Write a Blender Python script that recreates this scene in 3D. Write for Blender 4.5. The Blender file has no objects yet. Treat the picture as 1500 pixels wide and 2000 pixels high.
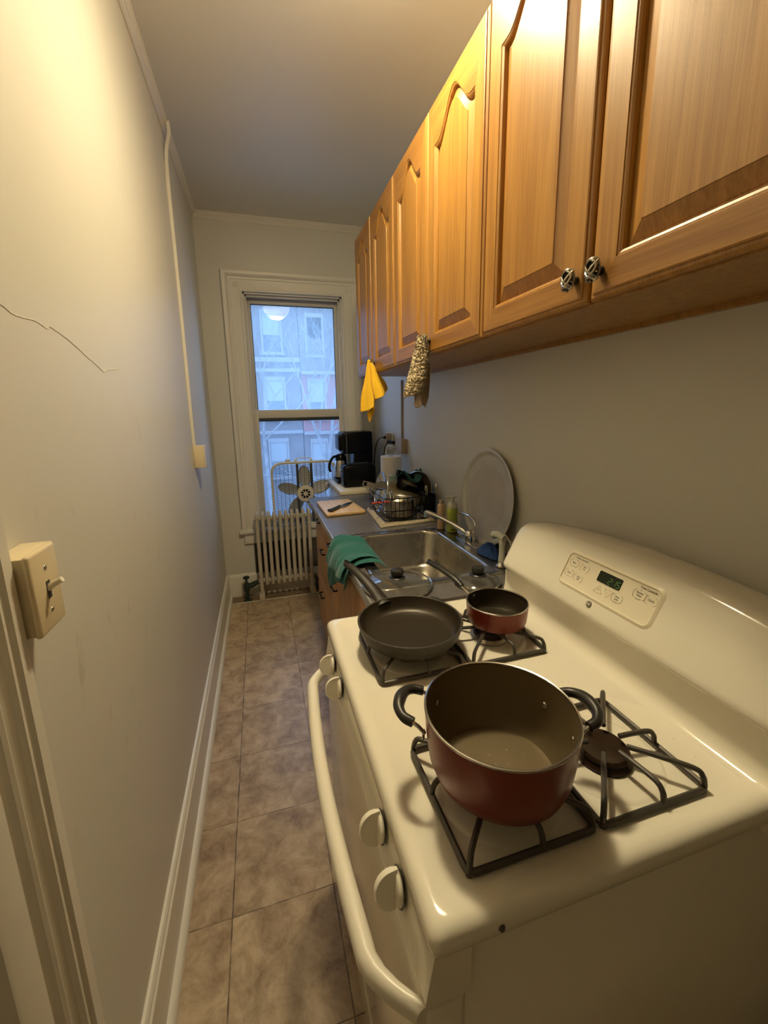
import bpy, bmesh, math, random
from mathutils import Vector, Matrix

random.seed(7)
PI = math.pi
sc = bpy.context.scene
COL = sc.collection

# ------------------------------------------------------------------ camera
cd = bpy.data.cameras.new('camera')
cam = bpy.data.objects.new('camera', cd)
COL.objects.link(cam)
CR, CU, CF = (0.95950746, -0.28106687, -0.01862392), (0.07212909, 0.18124603, 0.98078911), (0.27229181, 0.94241779, -0.19418002)
cam.matrix_world = Matrix(((CR[0], CU[0], -CF[0], 0.342357), (CR[1], CU[1], -CF[1], 0.0), (CR[2], CU[2], -CF[2], 1.499415), (0, 0, 0, 1)))
cd.sensor_fit = 'HORIZONTAL'
cd.sensor_width = 36.0
cd.lens = 803.382 / 1500 * 36
cd.shift_x = (750 - 743.46) / 1500
cd.shift_y = (957.10 - 1000) / 1500
cd.clip_start = 0.02
sc.camera = cam

# ------------------------------------------------------------------ sky, portal, exposure
SKY = 6.1
LAMP = 425.0
LAMP_COL = (1.0, 0.835, 0.51)
w = bpy.data.worlds.new('overcast_sky')
sc.world = w
w.use_nodes = True
bg = w.node_tree.nodes['Background']
bg.inputs[0].default_value = (0.36, 0.60, 1.0, 1)
bg.inputs[1].default_value = SKY
pl = bpy.data.lights.new('window_portal', 'AREA')
pl.shape = 'RECTANGLE'; pl.size = 0.9; pl.size_y = 2.0
pl.cycles.is_portal = True
po = bpy.data.objects.new('window_portal', pl)
po.location = (0.66, 3.60, 1.45); po.rotation_euler = (-PI / 2, 0, 0)
COL.objects.link(po)
sc.view_settings.view_transform = 'Standard'
sc.view_settings.look = 'None'
sc.view_settings.gamma = 1.0
sc.view_settings.exposure = 0.0
sc.view_settings.use_curve_mapping = False
sc.cycles.max_bounces = 10
sc.cycles.diffuse_bounces = 6
sc.cycles.transparent_max_bounces = 16
sc.cycles.sample_clamp_indirect = 6.0
sc.cycles.caustics_reflective = False
sc.cycles.caustics_refractive = False
sc.cycles.blur_glossy = 1.0

# ------------------------------------------------------------------ materials
def nodes_of(name):
    m = bpy.data.materials.new(name)
    m.use_nodes = True
    return m, m.node_tree.nodes, m.node_tree.links, m.node_tree.nodes['Principled BSDF']

def N(nt, typ, **kw):
    n = nt.new(typ)
    for k, v in kw.items():
        if k in n.inputs: n.inputs[k].default_value = v
        else: setattr(n, k, v)
    return n

def mat(name, col, rough=0.5, metal=0.0, noise=0.0, nscale=8.0, col2=None, bump=0.0, bscale=200.0, coat=0.0, spec=0.5, trans=0.0, ior=1.45, stretch=(1, 1, 1), alpha=1.0, emit=None, estr=0.0, sheen=0.0, detail=4.0, rnoise=0.0):
    m, nt, lk, b = nodes_of(name)
    b.inputs['Base Color'].default_value = (*col, 1)
    b.inputs['Roughness'].default_value = rough
    b.inputs['Metallic'].default_value = metal
    b.inputs['Specular IOR Level'].default_value = spec
    b.inputs['Coat Weight'].default_value = coat
    b.inputs['Coat Roughness'].default_value = 0.08
    b.inputs['Transmission Weight'].default_value = trans
    b.inputs['IOR'].default_value = ior
    b.inputs['Sheen Weight'].default_value = sheen
    b.inputs['Alpha'].default_value = alpha
    if emit:
        b.inputs['Emission Color'].default_value = (*emit, 1)
        b.inputs['Emission Strength'].default_value = estr
    tc = N(nt, 'ShaderNodeTexCoord')
    if col2 is not None:
        mp = N(nt, 'ShaderNodeMapping'); mp.inputs['Scale'].default_value = stretch
        lk.new(tc.outputs['Object'], mp.inputs['Vector'])
        n = N(nt, 'ShaderNodeTexNoise', Scale=nscale, Detail=detail, Roughness=0.6)
        lk.new(mp.outputs[0], n.inputs['Vector'])
        r = N(nt, 'ShaderNodeMapRange')
        r.inputs['From Min'].default_value = 0.5 - 0.28; r.inputs['From Max'].default_value = 0.5 + 0.28
        lk.new(n.outputs[0], r.inputs[0])
        mx = N(nt, 'ShaderNodeMix', data_type='RGBA')
        mx.inputs[6].default_value = (*col, 1); mx.inputs[7].default_value = (*col2, 1)
        lk.new(r.outputs[0], mx.inputs[0]); lk.new(mx.outputs[2], b.inputs['Base Color'])
    if rnoise > 0:
        n3 = N(nt, 'ShaderNodeTexNoise', Scale=14.0, Detail=3.0)
        lk.new(tc.outputs['Object'], n3.inputs['Vector'])
        r3 = N(nt, 'ShaderNodeMapRange'); r3.inputs['To Min'].default_value = max(0.02, rough - rnoise); r3.inputs['To Max'].default_value = rough + rnoise
        lk.new(n3.outputs[0], r3.inputs[0]); lk.new(r3.outputs[0], b.inputs['Roughness'])
    if bump > 0:
        n2 = N(nt, 'ShaderNodeTexNoise', Scale=bscale, Detail=3.0)
        lk.new(tc.outputs['Object'], n2.inputs['Vector'])
        bp = N(nt, 'ShaderNodeBump', Strength=bump); bp.inputs['Distance'].default_value = 0.004
        lk.new(n2.outputs[0], bp.inputs['Height']); lk.new(bp.outputs[0], b.inputs['Normal'])
    return m

def oak(name, c1, c2, grain='Z', rough=0.4):
    m, nt, lk, b = nodes_of(name)
    tc = N(nt, 'ShaderNodeTexCoord'); mp = N(nt, 'ShaderNodeMapping')
    mp.inputs['Scale'].default_value = (260, 260, 5) if grain == 'Z' else (260, 5, 260)
    lk.new(tc.outputs['Object'], mp.inputs['Vector'])
    n = N(nt, 'ShaderNodeTexNoise', Scale=1.0, Detail=5.0, Roughness=0.62)
    lk.new(mp.outputs[0], n.inputs['Vector'])
    mp2 = N(nt, 'ShaderNodeMapping'); mp2.inputs['Scale'].default_value = (34, 34, 1.6) if grain == 'Z' else (34, 1.6, 34)
    lk.new(tc.outputs['Object'], mp2.inputs['Vector'])
    n2 = N(nt, 'ShaderNodeTexNoise', Scale=1.0, Detail=3.0, Distortion=1.2)
    lk.new(mp2.outputs[0], n2.inputs['Vector'])
    ad = N(nt, 'ShaderNodeMath', operation='ADD'); lk.new(n.outputs[0], ad.inputs[0]); lk.new(n2.outputs[0], ad.inputs[1])
    r = N(nt, 'ShaderNodeMapRange'); r.inputs['From Min'].default_value = 0.78; r.inputs['From Max'].default_value = 1.22
    lk.new(ad.outputs[0], r.inputs[0])
    mx = N(nt, 'ShaderNodeMix', data_type='RGBA'); mx.inputs[6].default_value = (*c1, 1); mx.inputs[7].default_value = (*c2, 1)
    lk.new(r.outputs[0], mx.inputs[0]); lk.new(mx.outputs[2], b.inputs['Base Color'])
    b.inputs['Roughness'].default_value = rough
    b.inputs['Coat Weight'].default_value = 0.08; b.inputs['Coat Roughness'].default_value = 0.25
    bp = N(nt, 'ShaderNodeBump', Strength=0.12); bp.inputs['Distance'].default_value = 0.002
    lk.new(n.outputs[0], bp.inputs['Height']); lk.new(bp.outputs[0], b.inputs['Normal'])
    return m

def wall_paint(name, col, stains=False):
    m, nt, lk, b = nodes_of(name)
    tc = N(nt, 'ShaderNodeTexCoord')
    b.inputs['Roughness'].default_value = 0.42
    n = N(nt, 'ShaderNodeTexNoise', Scale=1.6, Detail=4.0); lk.new(tc.outputs['Object'], n.inputs['Vector'])
    mx = N(nt, 'ShaderNodeMix', data_type='RGBA')
    mx.inputs[6].default_value = (*[c * 0.95 for c in col], 1); mx.inputs[7].default_value = (*[c * 1.04 for c in col], 1)
    lk.new(n.outputs[0], mx.inputs[0])
    out = mx.outputs[2]
    if stains:   # greasy rubbed patches and small dark smears at hand height
        mp = N(nt, 'ShaderNodeMapping'); mp.inputs['Scale'].default_value = (1, 9, 3.5); lk.new(tc.outputs['Object'], mp.inputs['Vector'])
        n1 = N(nt, 'ShaderNodeTexNoise', Scale=2.3, Detail=2.0); lk.new(mp.outputs[0], n1.inputs['Vector'])
        r1 = N(nt, 'ShaderNodeMapRange'); r1.inputs['From Min'].default_value = 0.645; r1.inputs['From Max'].default_value = 0.74; lk.new(n1.outputs[0], r1.inputs[0])
        sx = N(nt, 'ShaderNodeSeparateXYZ'); lk.new(tc.outputs['Object'], sx.inputs[0])
        a = N(nt, 'ShaderNodeMapRange'); a.inputs['From Min'].default_value = 0.55; a.inputs['From Max'].default_value = 0.3; a.inputs['To Min'].default_value = 0; a.inputs['To Max'].default_value = 1
        d = N(nt, 'ShaderNodeVectorMath', operation='DISTANCE'); d.inputs[1].default_value = (0, 1.1, 1.1); lk.new(tc.outputs['Object'], d.inputs[0]); lk.new(d.outputs['Value'], a.inputs[0])
        mu = N(nt, 'ShaderNodeMath', operation='MULTIPLY'); lk.new(r1.outputs[0], mu.inputs[0]); lk.new(a.outputs[0], mu.inputs[1])
        mu2 = N(nt, 'ShaderNodeMath', operation='MULTIPLY'); mu2.inputs[1].default_value = 0.42; lk.new(mu.outputs[0], mu2.inputs[0])
        m2 = N(nt, 'ShaderNodeMix', data_type='RGBA'); m2.inputs[7].default_value = (col[0] * .6, col[1] * .52, col[2] * .42, 1)
        lk.new(mu2.outputs[0], m2.inputs[0]); lk.new(out, m2.inputs[6]); out = m2.outputs[2]
    lk.new(out, b.inputs['Base Color'])
    n2 = N(nt, 'ShaderNodeTexNoise', Scale=60.0, Detail=2.0); lk.new(tc.outputs['Object'], n2.inputs['Vector'])
    n3 = N(nt, 'ShaderNodeTexNoise', Scale=5.0, Detail=2.0); lk.new(tc.outputs['Object'], n3.inputs['Vector'])
    ad = N(nt, 'ShaderNodeMath', operation='MULTIPLY_ADD'); ad.inputs[1].default_value = 0.18; lk.new(n2.outputs[0], ad.inputs[0]); lk.new(n3.outputs[0], ad.inputs[2])
    bp = N(nt, 'ShaderNodeBump', Strength=0.18); bp.inputs['Distance'].default_value = 0.01
    lk.new(ad.outputs[0], bp.inputs['Height']); lk.new(bp.outputs[0], b.inputs['Normal'])
    return m

def tile_floor():
    m, nt, lk, b = nodes_of('stone_look_vinyl_tile')
    T = 0.308; tx, ty = 0.1584, 1.0614
    tc = N(nt, 'ShaderNodeTexCoord')
    mp = N(nt, 'ShaderNodeMapping'); mp.inputs['Location'].default_value = (-tx / T + 20, -ty / T + 20, 0); mp.inputs['Scale'].default_value = (1 / T, 1 / T, 0)
    lk.new(tc.outputs['Object'], mp.inputs['Vector'])
    fl = N(nt, 'ShaderNodeVectorMath', operation='FLOOR'); lk.new(mp.outputs[0], fl.inputs[0])
    fr = N(nt, 'ShaderNodeVectorMath', operation='FRACTION'); lk.new(mp.outputs[0], fr.inputs[0])
    wn = N(nt, 'ShaderNodeTexWhiteNoise', noise_dimensions='2D'); lk.new(fl.outputs[0], wn.inputs['Vector'])
    of = N(nt, 'ShaderNodeVectorMath', operation='SCALE'); of.inputs['Scale'].default_value = 7.0; lk.new(wn.outputs['Color'], of.inputs[0])
    ad = N(nt, 'ShaderNodeVectorMath', operation='ADD'); lk.new(tc.outputs['Object'], ad.inputs[0]); lk.new(of.outputs[0], ad.inputs[1])
    n1 = N(nt, 'ShaderNodeTexNoise', Scale=11.0, Detail=10.0, Roughness=0.72, Distortion=0.35); lk.new(ad.outputs[0], n1.inputs['Vector'])
    cr = N(nt, 'ShaderNodeValToRGB'); lk.new(n1.outputs[0], cr.inputs[0])
    e = cr.color_ramp.elements
    e[0].position = 0.3; e[0].color = (0.19, 0.125, 0.072, 1)
    e[1].position = 0.72; e[1].color = (0.62, 0.50, 0.35, 1)
    k = e.new(0.45); k.color = (0.37, 0.272, 0.175, 1)
    k = e.new(0.56); k.color = (0.48, 0.37, 0.25, 1)
    hs = N(nt, 'ShaderNodeHueSaturation'); lk.new(cr.outputs[0], hs.inputs['Color'])
    vr = N(nt, 'ShaderNodeMapRange'); vr.inputs['To Min'].default_value = 0.86; vr.inputs['To Max'].default_value = 1.12; lk.new(wn.outputs['Value'], vr.inputs[0]); lk.new(vr.outputs[0], hs.inputs['Value'])
    sx = N(nt, 'ShaderNodeSeparateXYZ'); lk.new(fr.outputs[0], sx.inputs[0])
    gs = []
    for o in (0, 1):
        s1 = N(nt, 'ShaderNodeMath', operation='SUBTRACT'); s1.inputs[1].default_value = 0.5; lk.new(sx.outputs[o], s1.inputs[0])
        s2 = N(nt, 'ShaderNodeMath', operation='ABSOLUTE'); lk.new(s1.outputs[0], s2.inputs[0])
        s3 = N(nt, 'ShaderNodeMath', operation='GREATER_THAN'); s3.inputs[1].default_value = 0.4935 if o == 0 else 0.4955; lk.new(s2.outputs[0], s3.inputs[0]); gs.append(s3)
    g = N(nt, 'ShaderNodeMath', operation='MAXIMUM'); lk.new(gs[0].outputs[0], g.inputs[0]); lk.new(gs[1].outputs[0], g.inputs[1])
    ng = N(nt, 'ShaderNodeTexNoise', Scale=13.0, Detail=3.0); lk.new(tc.outputs['Object'], ng.inputs['Vector'])
    gr = N(nt, 'ShaderNodeMapRange'); gr.inputs['From Min'].default_value = 0.35; gr.inputs['From Max'].default_value = 0.6; gr.inputs['To Min'].default_value = 0.25; gr.inputs['To Max'].default_value = 0.9; lk.new(ng.outputs[0], gr.inputs[0])
    gm = N(nt, 'ShaderNodeMath', operation='MULTIPLY'); lk.new(g.outputs[0], gm.inputs[0]); lk.new(gr.outputs[0], gm.inputs[1])
    mx = N(nt, 'ShaderNodeMix', data_type='RGBA'); mx.inputs[7].default_value = (0.035, 0.022, 0.012, 1)
    lk.new(gm.outputs[0], mx.inputs[0]); lk.new(hs.outputs[0], mx.inputs[6]); lk.new(mx.outputs[2], b.inputs['Base Color'])
    b.inputs['Roughness'].default_value = 0.36
    sb = N(nt, 'ShaderNodeMath', operation='MULTIPLY_ADD'); sb.inputs[1].default_value = -0.8; lk.new(g.outputs[0], sb.inputs[0]); lk.new(n1.outputs[0], sb.inputs[2])
    bp = N(nt, 'ShaderNodeBump', Strength=0.35); bp.inputs['Distance'].default_value = 0.003
    lk.new(sb.outputs[0], bp.inputs['Height']); lk.new(bp.outputs[0], b.inputs['Normal'])
    return m

def pane_glass(name, film, tint, refl_ior):
    # a dirty pane: see-through glass, a thin film of grime that scatters daylight, and a weak mirror reflection
    m = bpy.data.materials.new(name); m.use_nodes = True
    nt = m.node_tree.nodes; lk = m.node_tree.links; nt.clear()
    o = nt.new('ShaderNodeOutputMaterial')
    t = nt.new('ShaderNodeBsdfTransparent'); t.inputs[0].default_value = (*tint, 1)
    tl = nt.new('ShaderNodeBsdfTranslucent'); tl.inputs[0].default_value = (0.8, 0.86, 0.92, 1)
    gl = nt.new('ShaderNodeBsdfGlossy'); gl.inputs['Roughness'].default_value = 0.0
    tc = nt.new('ShaderNodeTexCoord'); n = nt.new('ShaderNodeTexNoise'); n.inputs['Scale'].default_value = 9; n.inputs['Detail'].default_value = 5
    lk.new(tc.outputs['Object'], n.inputs['Vector'])
    r = nt.new('ShaderNodeMapRange'); r.inputs['From Min'].default_value = .3; r.inputs['From Max'].default_value = .7
    r.inputs['To Min'].default_value = film * .85; r.inputs['To Max'].default_value = film * 1.15
    lk.new(n.outputs[0], r.inputs[0])
    m1 = nt.new('ShaderNodeMixShader'); lk.new(r.outputs[0], m1.inputs[0]); lk.new(t.outputs[0], m1.inputs[1]); lk.new(tl.outputs[0], m1.inputs[2])
    f = nt.new('ShaderNodeFresnel'); f.inputs['IOR'].default_value = refl_ior
    m2 = nt.new('ShaderNodeMixShader'); lk.new(f.outputs[0], m2.inputs[0]); lk.new(m1.outputs[0], m2.inputs[1]); lk.new(gl.outputs[0], m2.inputs[2])
    lk.new(m2.outputs[0], o.inputs['Surface'])
    return m

def thin_glass(name, tint, rough=0.03, ior=1.45, film=0.10):
    m = bpy.data.materials.new(name); m.use_nodes = True
    nt = m.node_tree.nodes; lk = m.node_tree.links; nt.clear()
    o = nt.new('ShaderNodeOutputMaterial')
    t = nt.new('ShaderNodeBsdfTransparent'); t.inputs[0].default_value = (*tint, 1)
    gl = nt.new('ShaderNodeBsdfGlossy'); gl.inputs['Roughness'].default_value = rough
    f = nt.new('ShaderNodeFresnel'); f.inputs['IOR'].default_value = ior
    m2 = nt.new('ShaderNodeMixShader'); df = nt.new('ShaderNodeBsdfDiffuse'); df.inputs[0].default_value = (0.5, 0.5, 0.48, 1)
    m1 = nt.new('ShaderNodeMixShader'); m1.inputs[0].default_value = film; lk.new(t.outputs[0], m1.inputs[1]); lk.new(df.outputs[0], m1.inputs[2])
    lk.new(f.outputs[0], m2.inputs[0]); lk.new(m1.outputs[0], m2.inputs[1]); lk.new(gl.outputs[0], m2.inputs[2])
    lk.new(m2.outputs[0], o.inputs['Surface'])
    return m

PAINT = (0.62, 0.605, 0.55)
M = {}
M['wall_l'] = wall_paint('warm_grey_wall_paint_marked', PAINT, True)
M['wall'] = wall_paint('warm_grey_wall_paint', PAINT)
M['ceil'] = wall_paint('ceiling_paint', (0.68, 0.665, 0.62))
M['trim'] = mat('cream_gloss_trim_paint', (0.70, 0.67, 0.60), 0.33, bump=0.12, bscale=40)
M['sash'] = mat('grey_sash_paint', (0.56, 0.53, 0.47), 0.4, bump=0.1, bscale=60)
M['gasket'] = mat('dark_gasket', (0.03, 0.035, 0.045), 0.5)
M['floor'] = tile_floor()
M['oldfloor'] = mat('old_brown_linoleum', (0.17, 0.115, 0.07), 0.5, col2=(0.26, 0.19, 0.12), nscale=14)
M['strip'] = mat('painted_metal_strip', (0.62, 0.56, 0.44), 0.4)
M['oak'] = oak('golden_oak', (0.40, 0.200, 0.042), (0.275, 0.122, 0.022))
M['oakh'] = oak('golden_oak_rail', (0.35, 0.168, 0.035), (0.235, 0.10, 0.019), 'Y')
M['base'] = oak('reddish_laminate_wood', (0.50, 0.27, 0.115), (0.34, 0.165, 0.065), rough=0.4)
M['enamel'] = mat('cream_white_enamel', (0.80, 0.755, 0.64), 0.14, coat=0.3, spec=0.5)
M['plastic_w'] = mat('cream_white_plastic', (0.78, 0.74, 0.64), 0.3)
M['iron'] = mat('grey_cast_iron', (0.075, 0.066, 0.056), 0.42, metal=0.35, bump=0.1, bscale=180)
M['burnt'] = mat('burnt_burner_cap', (0.012, 0.007, 0.004), 0.28, metal=0.2, col2=(0.045, 0.022, 0.012), nscale=40)
M['alu'] = mat('dull_aluminium', (0.45, 0.42, 0.36), 0.35, metal=0.9)
M['red'] = mat('metallic_red_enamel', (0.175, 0.020, 0.006), 0.36, metal=0.15, coat=0.12)
M['nonstick'] = mat('grey_nonstick', (0.165, 0.125, 0.068), 0.36, metal=0.3, bump=0.06, bscale=500)
M['darknonstick'] = mat('dark_brown_nonstick', (0.040, 0.031, 0.020), 0.36, metal=0.3, bump=0.06, bscale=500)
M['panblack'] = mat('speckled_black_pan', (0.035, 0.030, 0.024), 0.5, metal=0.0, col2=(0.075, 0.065, 0.05), nscale=330, detail=1.0, spec=0.3)
M['steel'] = mat('polished_steel', (0.62, 0.59, 0.53), 0.2, metal=1.0)
M['brushed'] = mat('brushed_steel', (0.50, 0.475, 0.42), 0.28, metal=1.0, col2=(0.42, 0.39, 0.34), nscale=6, stretch=(1, 60, 1), rnoise=0.08)
M['chrome'] = mat('chrome', (0.75, 0.74, 0.72), 0.08, metal=1.0)
M['black'] = mat('black_plastic', (0.005, 0.005, 0.006), 0.25, spec=0.18)
M['blackrub'] = mat('black_handle_plastic', (0.022, 0.020, 0.018), 0.36)
M['pan_handle'] = mat('brown_black_handle', (0.022, 0.018, 0.014), 0.5)
M['ivory'] = mat('ivory_plastic', (0.70, 0.60, 0.40), 0.3)
M['counter'] = mat('dark_grey_laminate', (0.095, 0.088, 0.085), 0.3, col2=(0.15, 0.135, 0.13), nscale=30, rnoise=0.06)
M['edge'] = mat('light_metal_edge', (0.55, 0.55, 0.56), 0.25, metal=0.6)
M['bamboo'] = oak('bamboo_board', (0.72, 0.50, 0.26), (0.60, 0.38, 0.17), 'Y', rough=0.45)
M['green'] = mat('teal_green_cloth', (0.006, 0.110, 0.098), 0.75, bump=0.3, bscale=700, sheen=0.2)
M['yellow'] = mat('yellow_microfibre', (0.85, 0.50, 0.015), 0.85, bump=0.4, bscale=500, sheen=0.3)
M['beige'] = mat('beige_terry', (0.66, 0.54, 0.35), 0.9, col2=(0.33, 0.25, 0.14), nscale=170, bump=0.9, bscale=240, sheen=0.3)
M['mattowel'] = mat('cream_terry', (0.46, 0.39, 0.27), 0.9, col2=(0.28, 0.22, 0.14), nscale=90, bump=0.9, bscale=180, sheen=0.3)
M['paper'] = mat('white_paper', (0.82, 0.81, 0.79), 0.85, bump=0.15, bscale=300)
M['knobmet'] = mat('antique_pewter', (0.42, 0.39, 0.32), 0.22, metal=1.0)
M['knobdark'] = mat('antique_recess', (0.03, 0.024, 0.017), 0.5, metal=0.5)
M['pipe'] = mat('grey_pipe', (0.09, 0.085, 0.08), 0.5)
M['valve'] = mat('dark_green_valve', (0.018, 0.03, 0.027), 0.45)
M['rad'] = mat('old_cream_radiator_paint', (0.60, 0.555, 0.46), 0.38, col2=(0.47, 0.41, 0.32), nscale=18, bump=0.12, bscale=60)
M['soot_shade'] = mat('sooty_shaded_wall', (0.10, 0.085, 0.065), 0.8, col2=(0.06, 0.05, 0.04), nscale=12)  # dark tone carries the shade between radiator sections as well as soot
M['block'] = mat('painted_wood_block', (0.56, 0.48, 0.36), 0.5)
M['fan'] = mat('cream_fan_plastic', (0.66, 0.61, 0.50), 0.35)
M['fanblade'] = mat('translucent_cream_blade', (0.66, 0.62, 0.52), 0.35)
M['wire'] = mat('grey_wire', (0.06, 0.065, 0.075), 0.35, metal=0.3)
M['lidglass'] = thin_glass('lid_glass', (0.80, 0.79, 0.76), 0.03, 2.0)
M['brownglass'] = mat('bronze_lid_metal', (0.20, 0.165, 0.10), 0.22, metal=0.7)
M['soapgreen'] = mat('green_soap', (0.50, 0.58, 0.10), 0.25)
M['soappink'] = mat('beige_bottle', (0.50, 0.33, 0.20), 0.35)
M['capwhite'] = mat('frosted_cap', (0.66, 0.66, 0.56), 0.3)
M['blue'] = mat('blue_cloth', (0.012, 0.045, 0.16), 0.8, bump=0.4, bscale=400)
M['tealdark'] = mat('dark_teal_cloth', (0.03, 0.12, 0.12), 0.7, bump=0.2, bscale=300)
M['bag'] = mat('grey_green_pouch', (0.14, 0.18, 0.16), 0.35)
M['redplastic'] = mat('red_silicone', (0.62, 0.045, 0.02), 0.4)
M['pizza'] = mat('worn_aluminium_pan', (0.66, 0.64, 0.60), 0.42, metal=0.3, col2=(0.50, 0.485, 0.455), nscale=11, rnoise=0.1)
M['tan'] = mat('tan_painted_metal', (0.40, 0.31, 0.22), 0.45)
M['cart'] = mat('white_laminate', (0.66, 0.66, 0.64), 0.25)
M['creamslab'] = mat('cream_slab', (0.70, 0.62, 0.46), 0.28)
M['text'] = mat('dark_print', (0.05, 0.045, 0.035), 0.5)
M['textgrey'] = mat('grey_print', (0.42, 0.36, 0.25), 0.5)
M['dispglass'] = mat('dark_green_display', (0.004, 0.010, 0.003), 0.12)
M['digits'] = mat('green_led', (0.02, 0.05, 0.01), 0.4, emit=(0.28, 0.55, 0.10), estr=0.22)
M['panel'] = mat('cream_panel_film', (0.80, 0.735, 0.58), 0.28)
M['rust'] = mat('rust_brown_spot', (0.16, 0.07, 0.03), 0.7)
M['crackm'] = mat('pale_filler_line', (0.72, 0.66, 0.54), 0.6)
M['brick'] = mat('brown_stone_facade', (0.10, 0.075, 0.07), 0.9, col2=(0.14, 0.105, 0.095), nscale=1.2)
M['redstone'] = mat('red_painted_facade', (0.26, 0.09, 0.08), 0.9)
M['cornice'] = mat('pale_stone_cornice', (0.22, 0.19, 0.175), 0.8)
M['shade'] = mat('white_window_shade', (0.23, 0.225, 0.21), 0.8)
M['darkglass'] = mat('dark_window_glass', (0.05, 0.055, 0.06), 0.1)
M['bark'] = mat('pale_bark', (0.26, 0.235, 0.215), 0.85, col2=(0.10, 0.09, 0.08), nscale=6)
M['street'] = mat('grey_street', (0.20, 0.20, 0.20), 0.9)
M['bulb'] = mat('lit_lamp_shade', (0.8, 0.75, 0.6), 0.4, emit=LAMP_COL, estr=LAMP)
def lit_bowl(m):   # frosted bowl: bright over the bulbs in the middle, dimmer towards the rim
    nt = m.node_tree.nodes; lk = m.node_tree.links; b = nt['Principled BSDF']
    tc = N(nt, 'ShaderNodeTexCoord'); v = N(nt, 'ShaderNodeVectorMath', operation='MULTIPLY'); v.inputs[1].default_value = (1, 1, 0)
    lk.new(tc.outputs['Object'], v.inputs[0])
    l = N(nt, 'ShaderNodeVectorMath', operation='LENGTH'); lk.new(v.outputs[0], l.inputs[0])
    r = N(nt, 'ShaderNodeMapRange', interpolation_type='SMOOTHSTEP'); r.inputs['From Min'].default_value = 0.03; r.inputs['From Max'].default_value = 0.105
    r.inputs['To Min'].default_value = LAMP; r.inputs['To Max'].default_value = LAMP * 0.07
    lk.new(l.outputs['Value'], r.inputs[0]); lk.new(r.outputs[0], b.inputs['Emission Strength'])
lit_bowl(M['bulb'])
M['brass'] = mat('brass_lamp_ring', (0.5, 0.36, 0.14), 0.3, metal=1.0)
M['upper_pane'] = pane_glass('upper_window_pane', 0.24, (0.92, 0.96, 1.0), 1.17)
M['lower_pane'] = pane_glass('lower_window_pane', 0.12, (0.80, 0.84, 0.92), 1.16)

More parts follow.
